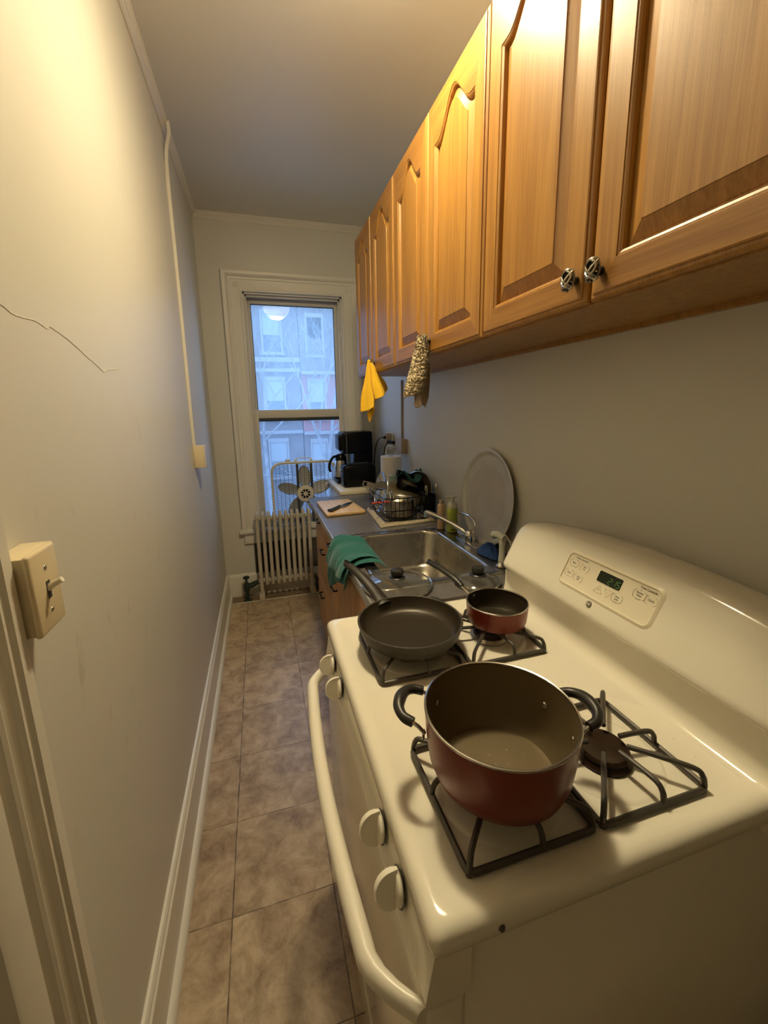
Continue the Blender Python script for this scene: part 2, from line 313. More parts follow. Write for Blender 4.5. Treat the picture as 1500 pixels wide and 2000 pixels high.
# ------------------------------------------------------------------ mesh helpers
class MB:
    def __init__(s):
        s.v = []; s.f = []; s.mi = []
    def add(s, vs, fs, mi=0):
        o = len(s.v); s.v += [Vector(q) for q in vs]
        for f in fs: s.f.append([i + o for i in f]); s.mi.append(mi)
        return s
    def box(s, x0, x1, y0, y1, z0, z1, b=0.0, seg=2, T=None, mi=0):
        bm = bmesh.new()
        bmesh.ops.create_cube(bm, size=1.0)
        for v in bm.verts: v.co = Vector(((x0 + x1) / 2 + v.co.x * (x1 - x0), (y0 + y1) / 2 + v.co.y * (y1 - y0), (z0 + z1) / 2 + v.co.z * (z1 - z0)))
        if b > 0: bmesh.ops.bevel(bm, geom=list(bm.edges), offset=b, segments=seg, profile=0.5, affect='EDGES')
        bm.verts.index_update()
        vs = [(T @ v.co) if T else v.co.copy() for v in bm.verts]
        s.add(vs, [[v.index for v in f.verts] for f in bm.faces], mi); bm.free(); return s
    def loft(s, loops, closed=True, c0=False, c1=False, mi=0, T=None, ring=False):
        n = len(loops[0]); vs = [Vector(q) for l in loops for q in l]
        if T: vs = [T @ q for q in vs]
        fs = []
        L = len(loops)
        for i in range(L if ring else L - 1):
            a = i * n; b = ((i + 1) % L) * n
            for j in range(n if closed else n - 1):
                k = (j + 1) % n
                fs.append([a + j, a + k, b + k, b + j])
        if c0: fs.append(list(range(n))[::-1])
        if c1: fs.append([(L - 1) * n + j for j in range(n)])
        return s.add(vs, fs, mi)
    def lathe(s, prof, c=(0, 0, 0), seg=48, T=None, mi=0):
        loops = []
        for (r, z) in prof:
            r = max(r, 1e-5)
            loops.append([(c[0] + r * math.cos(2 * PI * k / seg), c[1] + r * math.sin(2 * PI * k / seg), c[2] + z) for k in range(seg)])
        return s.loft(loops, True, False, False, mi, T)
    def tube(s, pts, r, seg=8, closed=False, mi=0, flat=1.0):
        pts = [Vector(q) for q in pts]; n = len(pts)
        rs = r if isinstance(r, (list, tuple)) else [r] * n
        tang = []
        for i in range(n):
            a = pts[(i - 1) % n] if (closed or i > 0) else pts[i]
            b = pts[(i + 1) % n] if (closed or i < n - 1) else pts[i]
            t = (b - a); tang.append(t.normalized() if t.length > 1e-9 else Vector((0, 0, 1)))
        u = tang[0].orthogonal().normalized()
        if abs(tang[0].z) < 0.9: u = (Vector((0, 0, 1)) - tang[0] * tang[0].z).normalized()
        loops = []
        for i in range(n):
            u = (u - tang[i] * u.dot(tang[i]))
            u = u.normalized() if u.length > 1e-6 else tang[i].orthogonal().normalized()
            w_ = tang[i].cross(u)
            loops.append([pts[i] + (u * math.cos(2 * PI * k / seg) * flat + w_ * math.sin(2 * PI * k / seg)) * rs[i] for k in range(seg)])
        return s.loft(loops, True, not closed, not closed, mi, None, closed)
    def prism(s, poly, axis, a0, a1, mi=0, cap=True):
        def P(q, a):
            if axis == 'x': return (a, q[0], q[1])
            if axis == 'y': return (q[0], a, q[1])
            return (q[0], q[1], a)
        return s.loft([[P(q, a0) for q in poly], [P(q, a1) for q in poly]], True, cap, cap, mi)
    def grid(s, fn, nu, nv, mi=0):
        vs = [fn(i / nu, j / nv) for j in range(nv + 1) for i in range(nu + 1)]
        fs = [[j * (nu + 1) + i, j * (nu + 1) + i + 1, (j + 1) * (nu + 1) + i + 1, (j + 1) * (nu + 1) + i] for j in range(nv) for i in range(nu)]
        return s.add(vs, fs, mi)
    def build(s, name, m, parent=None, smooth=40, solid=0.0, sub=0, mats=None):
        org = Vector((0, 0, 0))
        if parent is not None: org = ORG[parent.name]
        elif s.v:
            xs = [q.x for q in s.v]; ys = [q.y for q in s.v]; zs = [q.z for q in s.v]
            org = Vector(((min(xs) + max(xs)) / 2, (min(ys) + max(ys)) / 2, min(zs)))
            if name.split('.')[0] in KEEP0: org = Vector((0, 0, 0))
        me = bpy.data.meshes.new(name)
        me.from_pydata([tuple(q - org) for q in s.v], [], s.f)
        for mm in (mats or [m]): me.materials.append(mm)
        if mats:
            for p, i in zip(me.polygons, s.mi): p.material_index = i
        bm = bmesh.new(); bm.from_mesh(me)
        bmesh.ops.remove_doubles(bm, verts=bm.verts, dist=2e-6)
        bmesh.ops.recalc_face_normals(bm, faces=bm.faces)
        bm.to_mesh(me); bm.free()
        if smooth:
            for p in me.polygons: p.use_smooth = True
            me.set_sharp_from_angle(angle=math.radians(smooth))
        o = bpy.data.objects.new(name, me); COL.objects.link(o)
        if parent is not None:
            o.parent = parent; o.location = (0, 0, 0); ORG[o.name] = org
        else:
            o.location = org; ORG[o.name] = org
        if solid:
            md = o.modifiers.new('thickness', 'SOLIDIFY'); md.thickness = abs(solid); md.offset = 0 if solid > 0 else 1
        if sub:
            md = o.modifiers.new('smooth', 'SUBSURF'); md.levels = sub; md.render_levels = sub
        return o

ORG = {}
KEEP0 = {'floor', 'wall_left', 'wall_right', 'wall_back', 'wall_front', 'ceiling'}

def thing(name, label, cat, loc, group=None):
    o = bpy.data.objects.new(name, None); COL.objects.link(o)
    o.location = loc; o.empty_display_size = 0.05
    ORG[o.name] = Vector(loc)
    return tag(o, label, cat, group)

def tag(o, label, cat, group=None):
    o['label'] = label; o['category'] = cat
    if group: o['group'] = group
    return o

def struct(o):
    o['kind'] = 'structure'; return o

def rrect(w_, h, r, n=6):
    out = []
    for cx, cy, a0 in ((w_ / 2 - r, h / 2 - r, 0), (-w_ / 2 + r, h / 2 - r, 90), (-w_ / 2 + r, -h / 2 + r, 180), (w_ / 2 - r, -h / 2 + r, 270)):
        for k in range(n + 1):
            a = math.radians(a0 + 90 * k / n); out.append((cx + r * math.cos(a), cy + r * math.sin(a)))
    return out

def spline(pts, n=8, closed=False):
    P = [Vector(q) for q in pts]; m = len(P); out = []
    rng = range(m) if closed else range(m - 1)
    for i in rng:
        p0 = P[(i - 1) % m] if (closed or i > 0) else P[i] * 2 - P[i + 1]
        p1 = P[i]; p2 = P[(i + 1) % m]
        p3 = P[(i + 2) % m] if (closed or i + 2 < m) else p2 * 2 - p1
        for k in range(n):
            t = k / n
            out.append(0.5 * ((2 * p1) + (-p0 + p2) * t + (2 * p0 - 5 * p1 + 4 * p2 - p3) * t * t + (-p0 + 3 * p1 - 3 * p2 + p3) * t ** 3))
    if not closed: out.append(P[-1])
    return out

def text_mesh(body, size, T, mb, bold=0.0, align='CENTER'):
    c = bpy.data.curves.new('lettering', 'FONT'); c.body = body; c.size = size; c.align_x = align; c.align_y = 'CENTER'; c.offset = bold
    o = bpy.data.objects.new('lettering', c); COL.objects.link(o)
    dg = bpy.context.evaluated_depsgraph_get()
    me = bpy.data.meshes.new_from_object(o.evaluated_get(dg))
    mb.add([T @ v.co for v in me.vertices], [list(p.vertices) for p in me.polygons])
    bpy.data.objects.remove(o); bpy.data.curves.remove(c); bpy.data.meshes.remove(me)

# ================================================================== ROOM
XR, YB, YF, ZC = 1.268, 3.38, -3.60, 2.858
DY0, DY1, DZ = -0.38, 0.465, 2.05           # doorway in the left wall

struct(MB().box(-0.2, XR + 0.15, YF - 0.1, 3.235, -0.08, 0.0).build('floor', M['floor'], smooth=0))
struct(MB().box(-0.2, XR + 0.15, 3.235, YB + 0.2, -0.08, -0.001).build('floor_old', M['oldfloor'], smooth=0))
struct(MB().box(0.018, 0.75, 3.228, 3.240, -0.002, 0.005, 0.002).build('trim_4', M['strip']))
struct(MB().box(-0.2, XR + 0.15, YF - 0.1, YB + 0.25, ZC, ZC + 0.1).build('ceiling', M['ceil'], smooth=0))
mb = MB()
mb.box(-0.14, 0, DY1, YB + 0.2, 0, ZC); mb.box(-0.14, 0, YF - 0.1, DY0, 0, ZC); mb.box(-0.14, 0, DY0, DY1, DZ, ZC)
struct(mb.build('wall_left', M['wall_l'], smooth=0))
struct(MB().box(XR, XR + 0.12, YF - 0.1, YB + 0.2, 0, ZC).build('wall_right', M['wall'], smooth=0))
struct(MB().box(-0.14, XR + 0.12, YF - 0.12, YF, 0, ZC).build('wall_front', M['wall'], smooth=0))
WX0, WX1, WZ0, WZ1 = 0.293, 1.027, 0.56, 2.355  # window opening
mb = MB()
mb.box(-0.02, WX0, YB, YB + 0.2, 0, ZC); mb.box(WX1, XR + 0.02, YB, YB + 0.2, 0, ZC)
mb.box(WX0, WX1, YB, YB + 0.2, WZ1, ZC); mb.box(WX0, WX1, YB, YB + 0.2, 0, WZ0 - 0.03)
struct(mb.build('wall_back', M['wall'], smooth=0))

# crown moulding
cp = [(0, 0), (0.03, 0), (0.03, -0.008), (0.024, -0.012), (0.02, -0.02), (0.013, -0.024), (0.011, -0.03), (0.006, -0.033), (0.006, -0.042), (0, -0.042)]
struct(MB().prism([(x, ZC + z) for x, z in cp], 'y', YF, YB).build('trim_1', M['trim'], smooth=30))
struct(MB().prism([(YB - x, ZC + z) for x, z in cp], 'x', 0, XR).build('trim_2', M['trim'], smooth=30))

# baseboards with quarter round
bp_ = [(0, 0.19), (0.007, 0.188), (0.012, 0.180), (0.012, 0.172), (0.017, 0.166), (0.018, 0.158), (0.018, 0.028), (0.024, 0.027), (0.031, 0.022), (0.036, 0.012), (0.037, 0.0), (0, 0)]
struct(MB().prism(bp_, 'y', 0.62, YB).build('baseboard_left', M['trim'], smooth=30))
bb = [(0, 0.19), (0.007, 0.188), (0.013, 0.178), (0.018, 0.165), (0.018, 0.0), (0, 0)]
struct(MB().prism([(YB - x, z) for x, z in bb], 'x', 0.018, XR).build('baseboard_back', M['trim'], smooth=30))

# doorway casing on the left wall, jamb and door leaf
prof = [(0.603, 0), (0.603, 0.030), (0.582, 0.031), (0.580, 0.026), (0.577, 0.024), (0.574, 0.027), (0.569, 0.027), (0.566, 0.020), (0.556, 0.015), (0.545, 0.016), (0.541, 0.023), (0.536, 0.026), (0.531, 0.023), (0.528, 0.017), (0.522, 0.014), (0.517, 0.017), (0.514, 0.021), (0.470, 0.021), (0.466, 0.019), (0.465, 0)]
struct(MB().prism([(x, y) for y, x in prof], 'z', 0, 2.2).build('trim_3', M['trim'], smooth=30))
struct(MB().box(0, 0.013, 0.603, 0.628, 0, 2.2).build('trim_5', M['wall_l'], smooth=0))
struct(MB().box(0, 0.03, DY0 - 0.14, DY0, 0, 2.2, 0.004).build('trim_6', M['trim']))
struct(MB().box(0, 0.03, DY0, DY1, DZ, 2.2, 0.004).build('trim_7', M['trim']))
d = struct(MB().box(-0.13, -0.085, DY0, DY1, 0.0, DZ).build('door_1', M['trim'], smooth=0))

# ================================================================== WINDOW
win = bpy.data.objects.new('window_1', None); COL.objects.link(win); win.location = (0.66, YB, WZ0); ORG['window_1'] = Vector((0.66, YB, WZ0)); struct(win)
cprof = [(0, 0), (0, 0.016), (0.004, 0.021), (0.010, 0.021), (0.014, 0.016), (0.020, 0.013), (0.080, 0.013), (0.084, 0.019), (0.092, 0.021), (0.098, 0.019), (0.102, 0.026), (0.110, 0.034), (0.118, 0.038), (0.134, 0.038), (0.139, 0.034), (0.140, 0)]
def casing_loop(px, pz, sx, sz):
    return [(px + sx * d_, YB - h, pz + sz * d_) for d_, h in cprof]
zb = 0.56
mb = MB()
mb.loft([casing_loop(WX0, zb, -1, 0), casing_loop(WX0, WZ1, -1, 1), casing_loop(WX1, WZ1, 1, 1), casing_loop(WX1, zb, 1, 0)], True, True, True)
mb.build('window_casing', M['trim'], win, smooth=30)
for x in (WX0 - 0.045, WX1 + 0.045):
    MB().lathe([(0, 0.004), (0.006, 0.004), (0.008, 0.001), (0.012, 0.001), (0.014, 0.005), (0.017, 0.005), (0.019, 0)], seg=24, T=Matrix.Translation((x, YB - 0.013, WZ1 + 0.045)) @ Matrix.Rotation(PI / 2, 4, 'X')).build('rosette', M['trim'], win)
mb = MB()   # jamb lining with stops
mb.box(WX0 - 0.01, WX0 + 0.012, YB, YB + 0.2, zb, WZ1); mb.box(WX1 - 0.012, WX1 + 0.01, YB, YB + 0.2, zb, WZ1); mb.box(WX0, WX1, YB, YB + 0.2, WZ1 - 0.012, WZ1 + 0.01)
for y0 in (YB + 0.022, YB + 0.088):
    mb.box(WX0 + 0.01, WX0 + 0.026, y0, y0 + 0.014, zb, WZ1 - 0.01, 0.003); mb.box(WX1 - 0.026, WX1 - 0.01, y0, y0 + 0.014, zb, WZ1 - 0.01, 0.003); mb.box(WX0 + 0.01, WX1 - 0.01, y0, y0 + 0.014, WZ1 - 0.028, WZ1 - 0.01, 0.003)
mb.build('window_jamb', M['sash'], win)
def sash(name, x0, x1, z0, z1, gx0, gx1, gz0, gz1, y0, y1, pm, gask=False):
    mb = MB()
    mb.box(x0, gx0, y0, y1, z0, z1, 0.003); mb.box(gx1, x1, y0, y1, z0, z1, 0.003)
    mb.box(gx0 - 0.002, gx1 + 0.002, y0, y1, gz1, z1, 0.003); mb.box(gx0 - 0.002, gx1 + 0.002, y0, y1, z0, gz0, 0.003)
    f = mb.build(name, M['sash'], win)
    ym = (y0 + y1) / 2
    MB().box(gx0 - 0.004, gx1 + 0.004, ym, ym + 0.003, gz0 - 0.004, gz1 + 0.004).build('pane', pm, f, smooth=0)
    if gask:
        MB().box(gx0, gx1, y0 + 0.002, y0 + 0.016, gz1 - 0.026, gz1 + 0.001, 0.002).build('weather_strip', M['gasket'], f)
    else:
        g = MB()
        for (a, b_, c_, d_) in ((gx0, gx0 + 0.005, gz0, gz1), (gx1 - 0.005, gx1, gz0, gz1), (gx0, gx1, gz1 - 0.005, gz1), (gx0, gx1, gz0, gz0 + 0.004)): g.box(a, b_, ym - 0.006, ym, c_, d_)
        g.build('glazing_strip', M['gasket'], f, smooth=0)
    return f
sash('upper_sash', 0.307, 1.013, 1.445, 2.342, 0.342, 0.980, 1.50, 2.296, YB + 0.084, YB + 0.118, M['upper_pane'])
sash('lower_sash', 0.305, 1.015, 0.565, 1.505, 0.345, 0.985, 0.64, 1.442, YB + 0.046, YB + 0.080, M['lower_pane'], True)
mb = MB(); mb.box(0.132, 1.19, YB - 0.045, YB + 0.045, 0.532, 0.562, 0.006); mb.build('window_stool', M['trim'], win)
mb = MB(); mb.box(0.165, 1.155, YB - 0.022, YB, 0.445, 0.532, 0.004); mb.build('window_apron', M['trim'], win)
MB().box(WX0, WX1, YB + 0.04, YB + 0.26, 0.515, 0.560).build('outer_sill', M['cornice'], win, smooth=0)

# ================================================================== LAMP (above the picture; seen mirrored in the upper pane)
LX, LY, LZ = 0.662, 1.19, 2.797
lamp = thing('ceiling_lamp', 'lit frosted bowl ceiling lamp, seen only as a warm reflection in the upper window pane', 'lamp', (LX, LY, ZC))
bowl = [(0, -0.150), (0.04, -0.146), (0.08, -0.133), (0.115, -0.108), (0.145, -0.070), (0.163, -0.030), (0.170, 0.0)]
MB().lathe(bowl, (LX, LY, LZ), 40).build('lamp_shade', M['bulb'], lamp)
MB().lathe([(0, 0.063), (0.07, 0.063), (0.075, 0.05), (0.05, 0.035), (0.06, 0.02), (0.172, 0.008), (0.176, 0.003), (0.174, -0.004), (0.165, -0.004), (0.165, 0.0), (0.0, 0.002)], (LX, LY, LZ), 32).build('upward_light_shield', M['brass'], lamp)  # opaque pan added above the bowl to keep lamp light off the ceiling
MB().lathe([(0, -0.168), (0.007, -0.164), (0.009, -0.157), (0.005, -0.152), (0.012, -0.150), (0, -0.148)], (LX, LY, LZ), 16).build('finial', M['brass'], lamp)

# ================================================================== OUTSIDE
gnd = struct(MB().box(-25, 30, 5.0, 60, -6.2, -6.0).build('street', M['street'], smooth=0))
def facade(x0, x1, top, m, label, wins, bands, y=24.0):
    b = thing('apartment_building', label, 'building', ((x0 + x1) / 2, y + 3, -6))
    mb = MB(); mb.box(x0, x1, y, y + 6, -6, top); mb.build('facade_wall', m, b, smooth=0)
    for (cx, zb_, w_, h, sh) in wins:
        f = MB(); f.box(cx - w_ / 2 - 0.1, cx - w_ / 2, y - 0.1, y + 0.02, zb_ - 0.06, zb_ + h + 0.1); f.box(cx + w_ / 2, cx + w_ / 2 + 0.1, y - 0.1, y + 0.02, zb_ - 0.06, zb_ + h + 0.1)
        f.box(cx - w_ / 2 - 0.1, cx + w_ / 2 + 0.1, y - 0.12, y + 0.02, zb_ + h, zb_ + h + 0.22); f.box(cx - w_ / 2 - 0.16, cx + w_ / 2 + 0.16, y - 0.2, y + 0.02, zb_ - 0.16, zb_)
        wo = f.build('window', M['cornice'], b, smooth=0)
        MB().box(cx - w_ / 2, cx + w_ / 2, y - 0.03, y - 0.01, zb_, zb_ + h).build('pane', M['darkglass'], wo, smooth=0)
        MB().box(cx - w_ / 2 + .02, cx + w_ / 2 - .02, y - 0.06, y - 0.035, zb_ + h * (1 - sh), zb_ + h).build('window_shade', M['shade'], wo, smooth=0)
    for (z0, z1, pr, bm_) in bands:
        MB().box(x0, x1, y - pr, y + 0.05, z0, z1, 0.03).build('cornice', M[bm_], b, smooth=0)
    return b
wa = []
for cx in (-3.6, -1.15, 1.33):
    for z in (-2.2, 1.15, 4.6, 8.0): wa.append((cx, z, 0.92, 1.95, 0.55))
facade(-14, 2.72, 12.5, M['brick'], 'brown stone row building with pale window shades, left half of the window view', wa, [(3.55, 3.75, 0.25, 'cornice'), (4.05, 4.3, 0.4, 'cornice'), (0.2, 0.4, 0.2, 'cornice')])
wa = []
for cx in (3.62, 6.1, 8.6):
    for z in (-2.3, 1.05, 4.5, 7.9): wa.append((cx, z, 0.82, 1.95, 0.55))
facade(2.78, 18, 12, M['redstone'], 'row building with red painted lower storey and pale ledge, right half of the window view', wa, [(3.42, 3.6, 0.4, 'cornice'), (3.6, 11.9, 0.06, 'brick'), (0.1, 0.3, 0.2, 'cornice'), (-6, 0.05, 0.05, 'brick')])

def bare_tree(name, base, segs, label, seed, rad=0.11):
    rnd = random.Random(seed); mb = MB(); tb = MB()
    def grow(m_, p, d_, L, r, depth):
        pts = [p]; rs = [r]; q = p; dd = d_
        for k in range(4):
            dd = (dd + Vector((rnd.uniform(-1, 1), rnd.uniform(-.6, .6), rnd.uniform(-.3, .7))) * 0.26).normalized()
            q = q + dd * L / 4; pts.append(q); rs.append(r * (1 - 0.11 * (k + 1)))
        (tb if depth > 1 else mb).tube(pts, rs, 6 if depth < 2 else 4)
        if depth >= 5: return
        for k in range(3 if depth else 3):
            a = Vector((rnd.uniform(-1, 1), rnd.uniform(-.7, .7), rnd.uniform(-0.1, 0.9))).normalized()
            nd = (dd * 0.75 + a * 0.75).normalized()
            grow(m_, pts[-1] if k < 2 else pts[2], nd, L * rnd.uniform(0.62, 0.85), max(r * 0.55, 0.0045), depth + 1)
    t = thing(name, label, 'tree', base)
    for (p, d_, L, r) in segs: grow(mb, Vector(p), Vector(d_).normalized(), L, r, 0)
    mb.tube([base, (base[0] + .05, base[1], (base[2] + segs[0][0][2]) / 2), segs[0][0]], [rad * 1.25, rad * 1.1, rad], 8)
    mb.build('trunk', M['bark'], t); tb.build('branches', M['bark'], t)
    return t
bare_tree('bare_tree', (2.45, 13.0, -6.0), [((2.35, 13.0, -0.3), (-0.25, 0, 1), 2.0, 0.06), ((2.35, 13.0, -0.3), (0.22, 0, 1), 2.3, 0.07), ((2.35, 13, -0.8), (-1.0, -0.2, 0.25), 2.2, 0.022), ((2.4, 13, -1.2), (1.0, -0.2, 0.3), 1.6, 0.022)], 'bare leafless street tree with forked trunk, right of centre in the window view', 11)
bare_tree('bare_tree', (0.55, 17.0, -6.0), [((0.5, 17.0, 0.5), (-0.02, 0, 1), 2.0, 0.06), ((0.5, 17.0, 0.3), (0.5, 0, 0.8), 1.8, 0.045)], 'thin bare sapling at the left edge of the window view', 5, 0.07)

# ================================================================== RADIATOR
rad = thing('radiator', 'old cream painted cast iron column radiator under the window', 'radiator', (0.47, 3.27, 0))
RX0, DX = 0.272, 0.0447
for k in range(10):
    x = RX0 + k * DX; mb = MB()
    zlo = 0.052 if k in (0, 9) else 0.128
    for y in (3.245, 3.275, 3.305):
        mb.tube(spline([(x, y, zlo if y != 3.275 else 0.128), (x, y, 0.16), (x, y, 0.4), (x, y, 0.66), (x, y, 0.690)], 3), [0.0125] * 2 + [0.0145] * 9 + [0.0135, 0.012], 10)
    mb.tube(spline([(x, 3.236, 0.672), (x, 3.245, 0.700), (x, 3.275, 0.712), (x, 3.305, 0.700), (x, 3.314, 0.672)], 4), 0.0125, 8)
    for z in (0.665, 0.152):
        mb.lathe([(0, -0.0224), (0.018, -0.0224), (0.021, -0.015), (0.022, 0), (0.021, 0.015), (0.018, 0.0224), (0, 0.0224)], seg=14, T=Matrix.Translation((x, 3.275, z)) @ Matrix.Rotation(PI / 2, 4, 'Y'))
        mb.box(x - 0.012, x + 0.012, 3.236, 3.314, z - 0.02, z + 0.02, 0.008)
    mb.build('section', M['rad'], rad)
for x in (RX0 - 0.004, RX0 + 9 * DX + 0.004):
    MB().box(x - 0.022, x + 0.022, 3.222, 3.325, 0, 0.053, 0.003).build('foot_block', M['block'], rad)
mb = MB()
mb.tube([(0.155, 3.275, 0.0), (0.155, 3.275, 0.125)], 0.015, 12); mb.lathe([(0, 0), (0.034, 0), (0.034, 0.006), (0.02, 0.012), (0.015, 0.012)], (0.155, 3.275, 0), 20)
mb.lathe([(0.0, 0.075), (0.022, 0.08), (0.025, 0.1), (0.022, 0.14), (0.012, 0.155), (0.008, 0.16), (0.008, 0.185), (0, 0.185)], (0.155, 3.275, 0), 16)
mb.tube([(0.155, 3.275, 0.115), (0.19, 3.275, 0.122), (0.25, 3.275, 0.15)], [0.018, 0.024, 0.018], 12)
vb = mb.build('valve', M['valve'], rad)
MB().lathe([(0, 0.182), (0.018, 0.183), (0.026, 0.190), (0.026, 0.198), (0.018, 0.204), (0, 0.205)], (0.155, 3.275, 0), 20).build('valve_wheel', M['valve'], vb)
mb = MB(); mb.tube([(0.72, 3.30, 0.0), (0.72, 3.30, 0.10), (0.70, 3.29, 0.14), (0.67, 3.28, 0.15)], 0.014, 10); mb.build('return_pipe', M['pipe'], rad)

struct(MB().box(0.235, 0.745, YB - .0205, YB - .0005, 0.19, 0.444).build('radiator_back_shade', M['soot_shade'], smooth=0))  # dark panel: wall soot plus shade behind the radiator, put into its colour

# ================================================================== BOX FAN on the sill
fan = thing('box_fan', 'cream box fan with wire grille standing on the window sill', 'fan', (0.669, 3.388, 0.562))
FX, FZ, FW = 0.669, 0.828, 0.266
ol = rrect(FW * 2, FW * 2 - 0.004, 0.085, 8); il = rrect(FW * 2 - 0.034, FW * 2 - 0.038, 0.070, 8)
mb = MB()
mb.loft([[(FX + a, 3.350, FZ + b) for a, b in il], [(FX + a, 3.346, FZ + b) for a, b in [(p[0] * .98, p[1] * .98) for p in ol]], [(FX + a, 3.352, FZ + b) for a, b in ol], [(FX + a, 3.424, FZ + b) for a, b in ol], [(FX + a, 3.428, FZ + b) for a, b in il]], True, ring=True)
mb.build('fan_frame', M['fan'], fan)
mb = MB()
for k in range(-23, 24):
    dz = k * 0.0103; hw = FW - 0.014
    if abs(dz) > FW - 0.10: hw = FW - 0.014 - 0.085 + math.sqrt(max(0, 0.085 ** 2 - (abs(dz) - (FW - 0.10)) ** 2))
    mb.tube([(FX - hw, 3.350, FZ + dz), (FX + hw, 3.350, FZ + dz)], 0.0014, 4)
for k in range(-7, 8):
    dx = k * 0.0325; hh = FW - 0.016
    if abs(dx) > FW - 0.10: hh = FW - 0.016 - 0.085 + math.sqrt(max(0, 0.085 ** 2 - (abs(dx) - (FW - 0.10)) ** 2))
    mb.tube([(FX + dx, 3.352, FZ - hh), (FX + dx, 3.352, FZ + hh)], 0.0018, 4)
mb.build('wire_grille', M['wire'], fan, smooth=0)
mb = MB()
for dx in (-0.055, 0.055): mb.box(FX + dx - 0.009, FX + dx + 0.009, 3.356, 3.372, FZ - FW + 0.012, FZ + FW - 0.012)
mb.build('motor_bracket', M['pipe'], fan, smooth=0)
MB().lathe([(0, 0.0), (0.028, 0.0), (0.045, -0.003), (0.066, -0.006), (0.074, -0.016), (0.074, -0.05), (0, -0.05)], seg=36, T=Matrix.Translation((FX, 3.342, FZ)) @ Matrix.Rotation(PI / 2, 4, 'X')).build('motor_hub', M['fan'], fan)
mb = MB()
for k in range(8):
    a0 = 2 * PI * k / 8 + 0.12; a1 = 2 * PI * (k + 1) / 8 - 0.12
    lo = [(FX + 0.017 * math.cos(a0 + (a1 - a0) * t / 5), 3.3405, FZ + 0.017 * math.sin(a0 + (a1 - a0) * t / 5)) for t in range(6)]
    hi = [(FX + 0.038 * math.cos(a0 + (a1 - a0) * t / 5), 3.3405, FZ + 0.038 * math.sin(a0 + (a1 - a0) * t / 5)) for t in range(6)]
    mb.loft([lo, hi, [(x, 3.346, z) for x, y, z in hi], [(x, 3.346, z) for x, y, z in lo]], False)
mb.build('hub_vent', M['black'], fan, smooth=0)
for k in range(5):
    a = math.radians(90 + 72 * k)
    def blade(u, v, a=a):
        r = 0.06 + 0.165 * v
        wid = 0.045 + 0.055 * math.sin(PI * min(1, v * 0.9 + 0.12)) ** 0.8
        if v > 0.85: wid *= math.sqrt(max(0.02, 1 - ((v - 0.85) / 0.16) ** 2))
        t = (u - 0.5) * wid
        return (FX + r * math.cos(a) - t * math.sin(a), 3.392 + (u - 0.5) * 0.035 + 0.006 * math.sin(PI * u), FZ + r * math.sin(a) + t * math.cos(a))
    MB().grid(blade, 8, 12).build('fan_blade', M['fanblade'], fan, solid=0.003)
mb = MB(); mb.lathe([(0, 0), (0.019, 0), (0.021, 0.004), (0.018, 0.02), (0, 0.021)], (FX - 0.125, 3.388, FZ + FW - 0.003), 20); mb.build('speed_knob', M['fan'], fan)
mb = MB(); zt = FZ + FW - 0.004
mb.box(FX - 0.072, FX - 0.052, 3.376, 3.400, zt, zt + 0.022, 0.005); mb.box(FX + 0.052, FX + 0.072, 3.376, 3.400, zt, zt + 0.022, 0.005)
mb.tube(spline([(FX - 0.06, 3.388, zt + 0.016), (FX - 0.04, 3.388, zt + 0.028), (FX + 0.04, 3.388, zt + 0.028), (FX + 0.06, 3.388, zt + 0.016)], 5), 0.004, 8)
mb.build('carry_handle', M['fan'], fan)

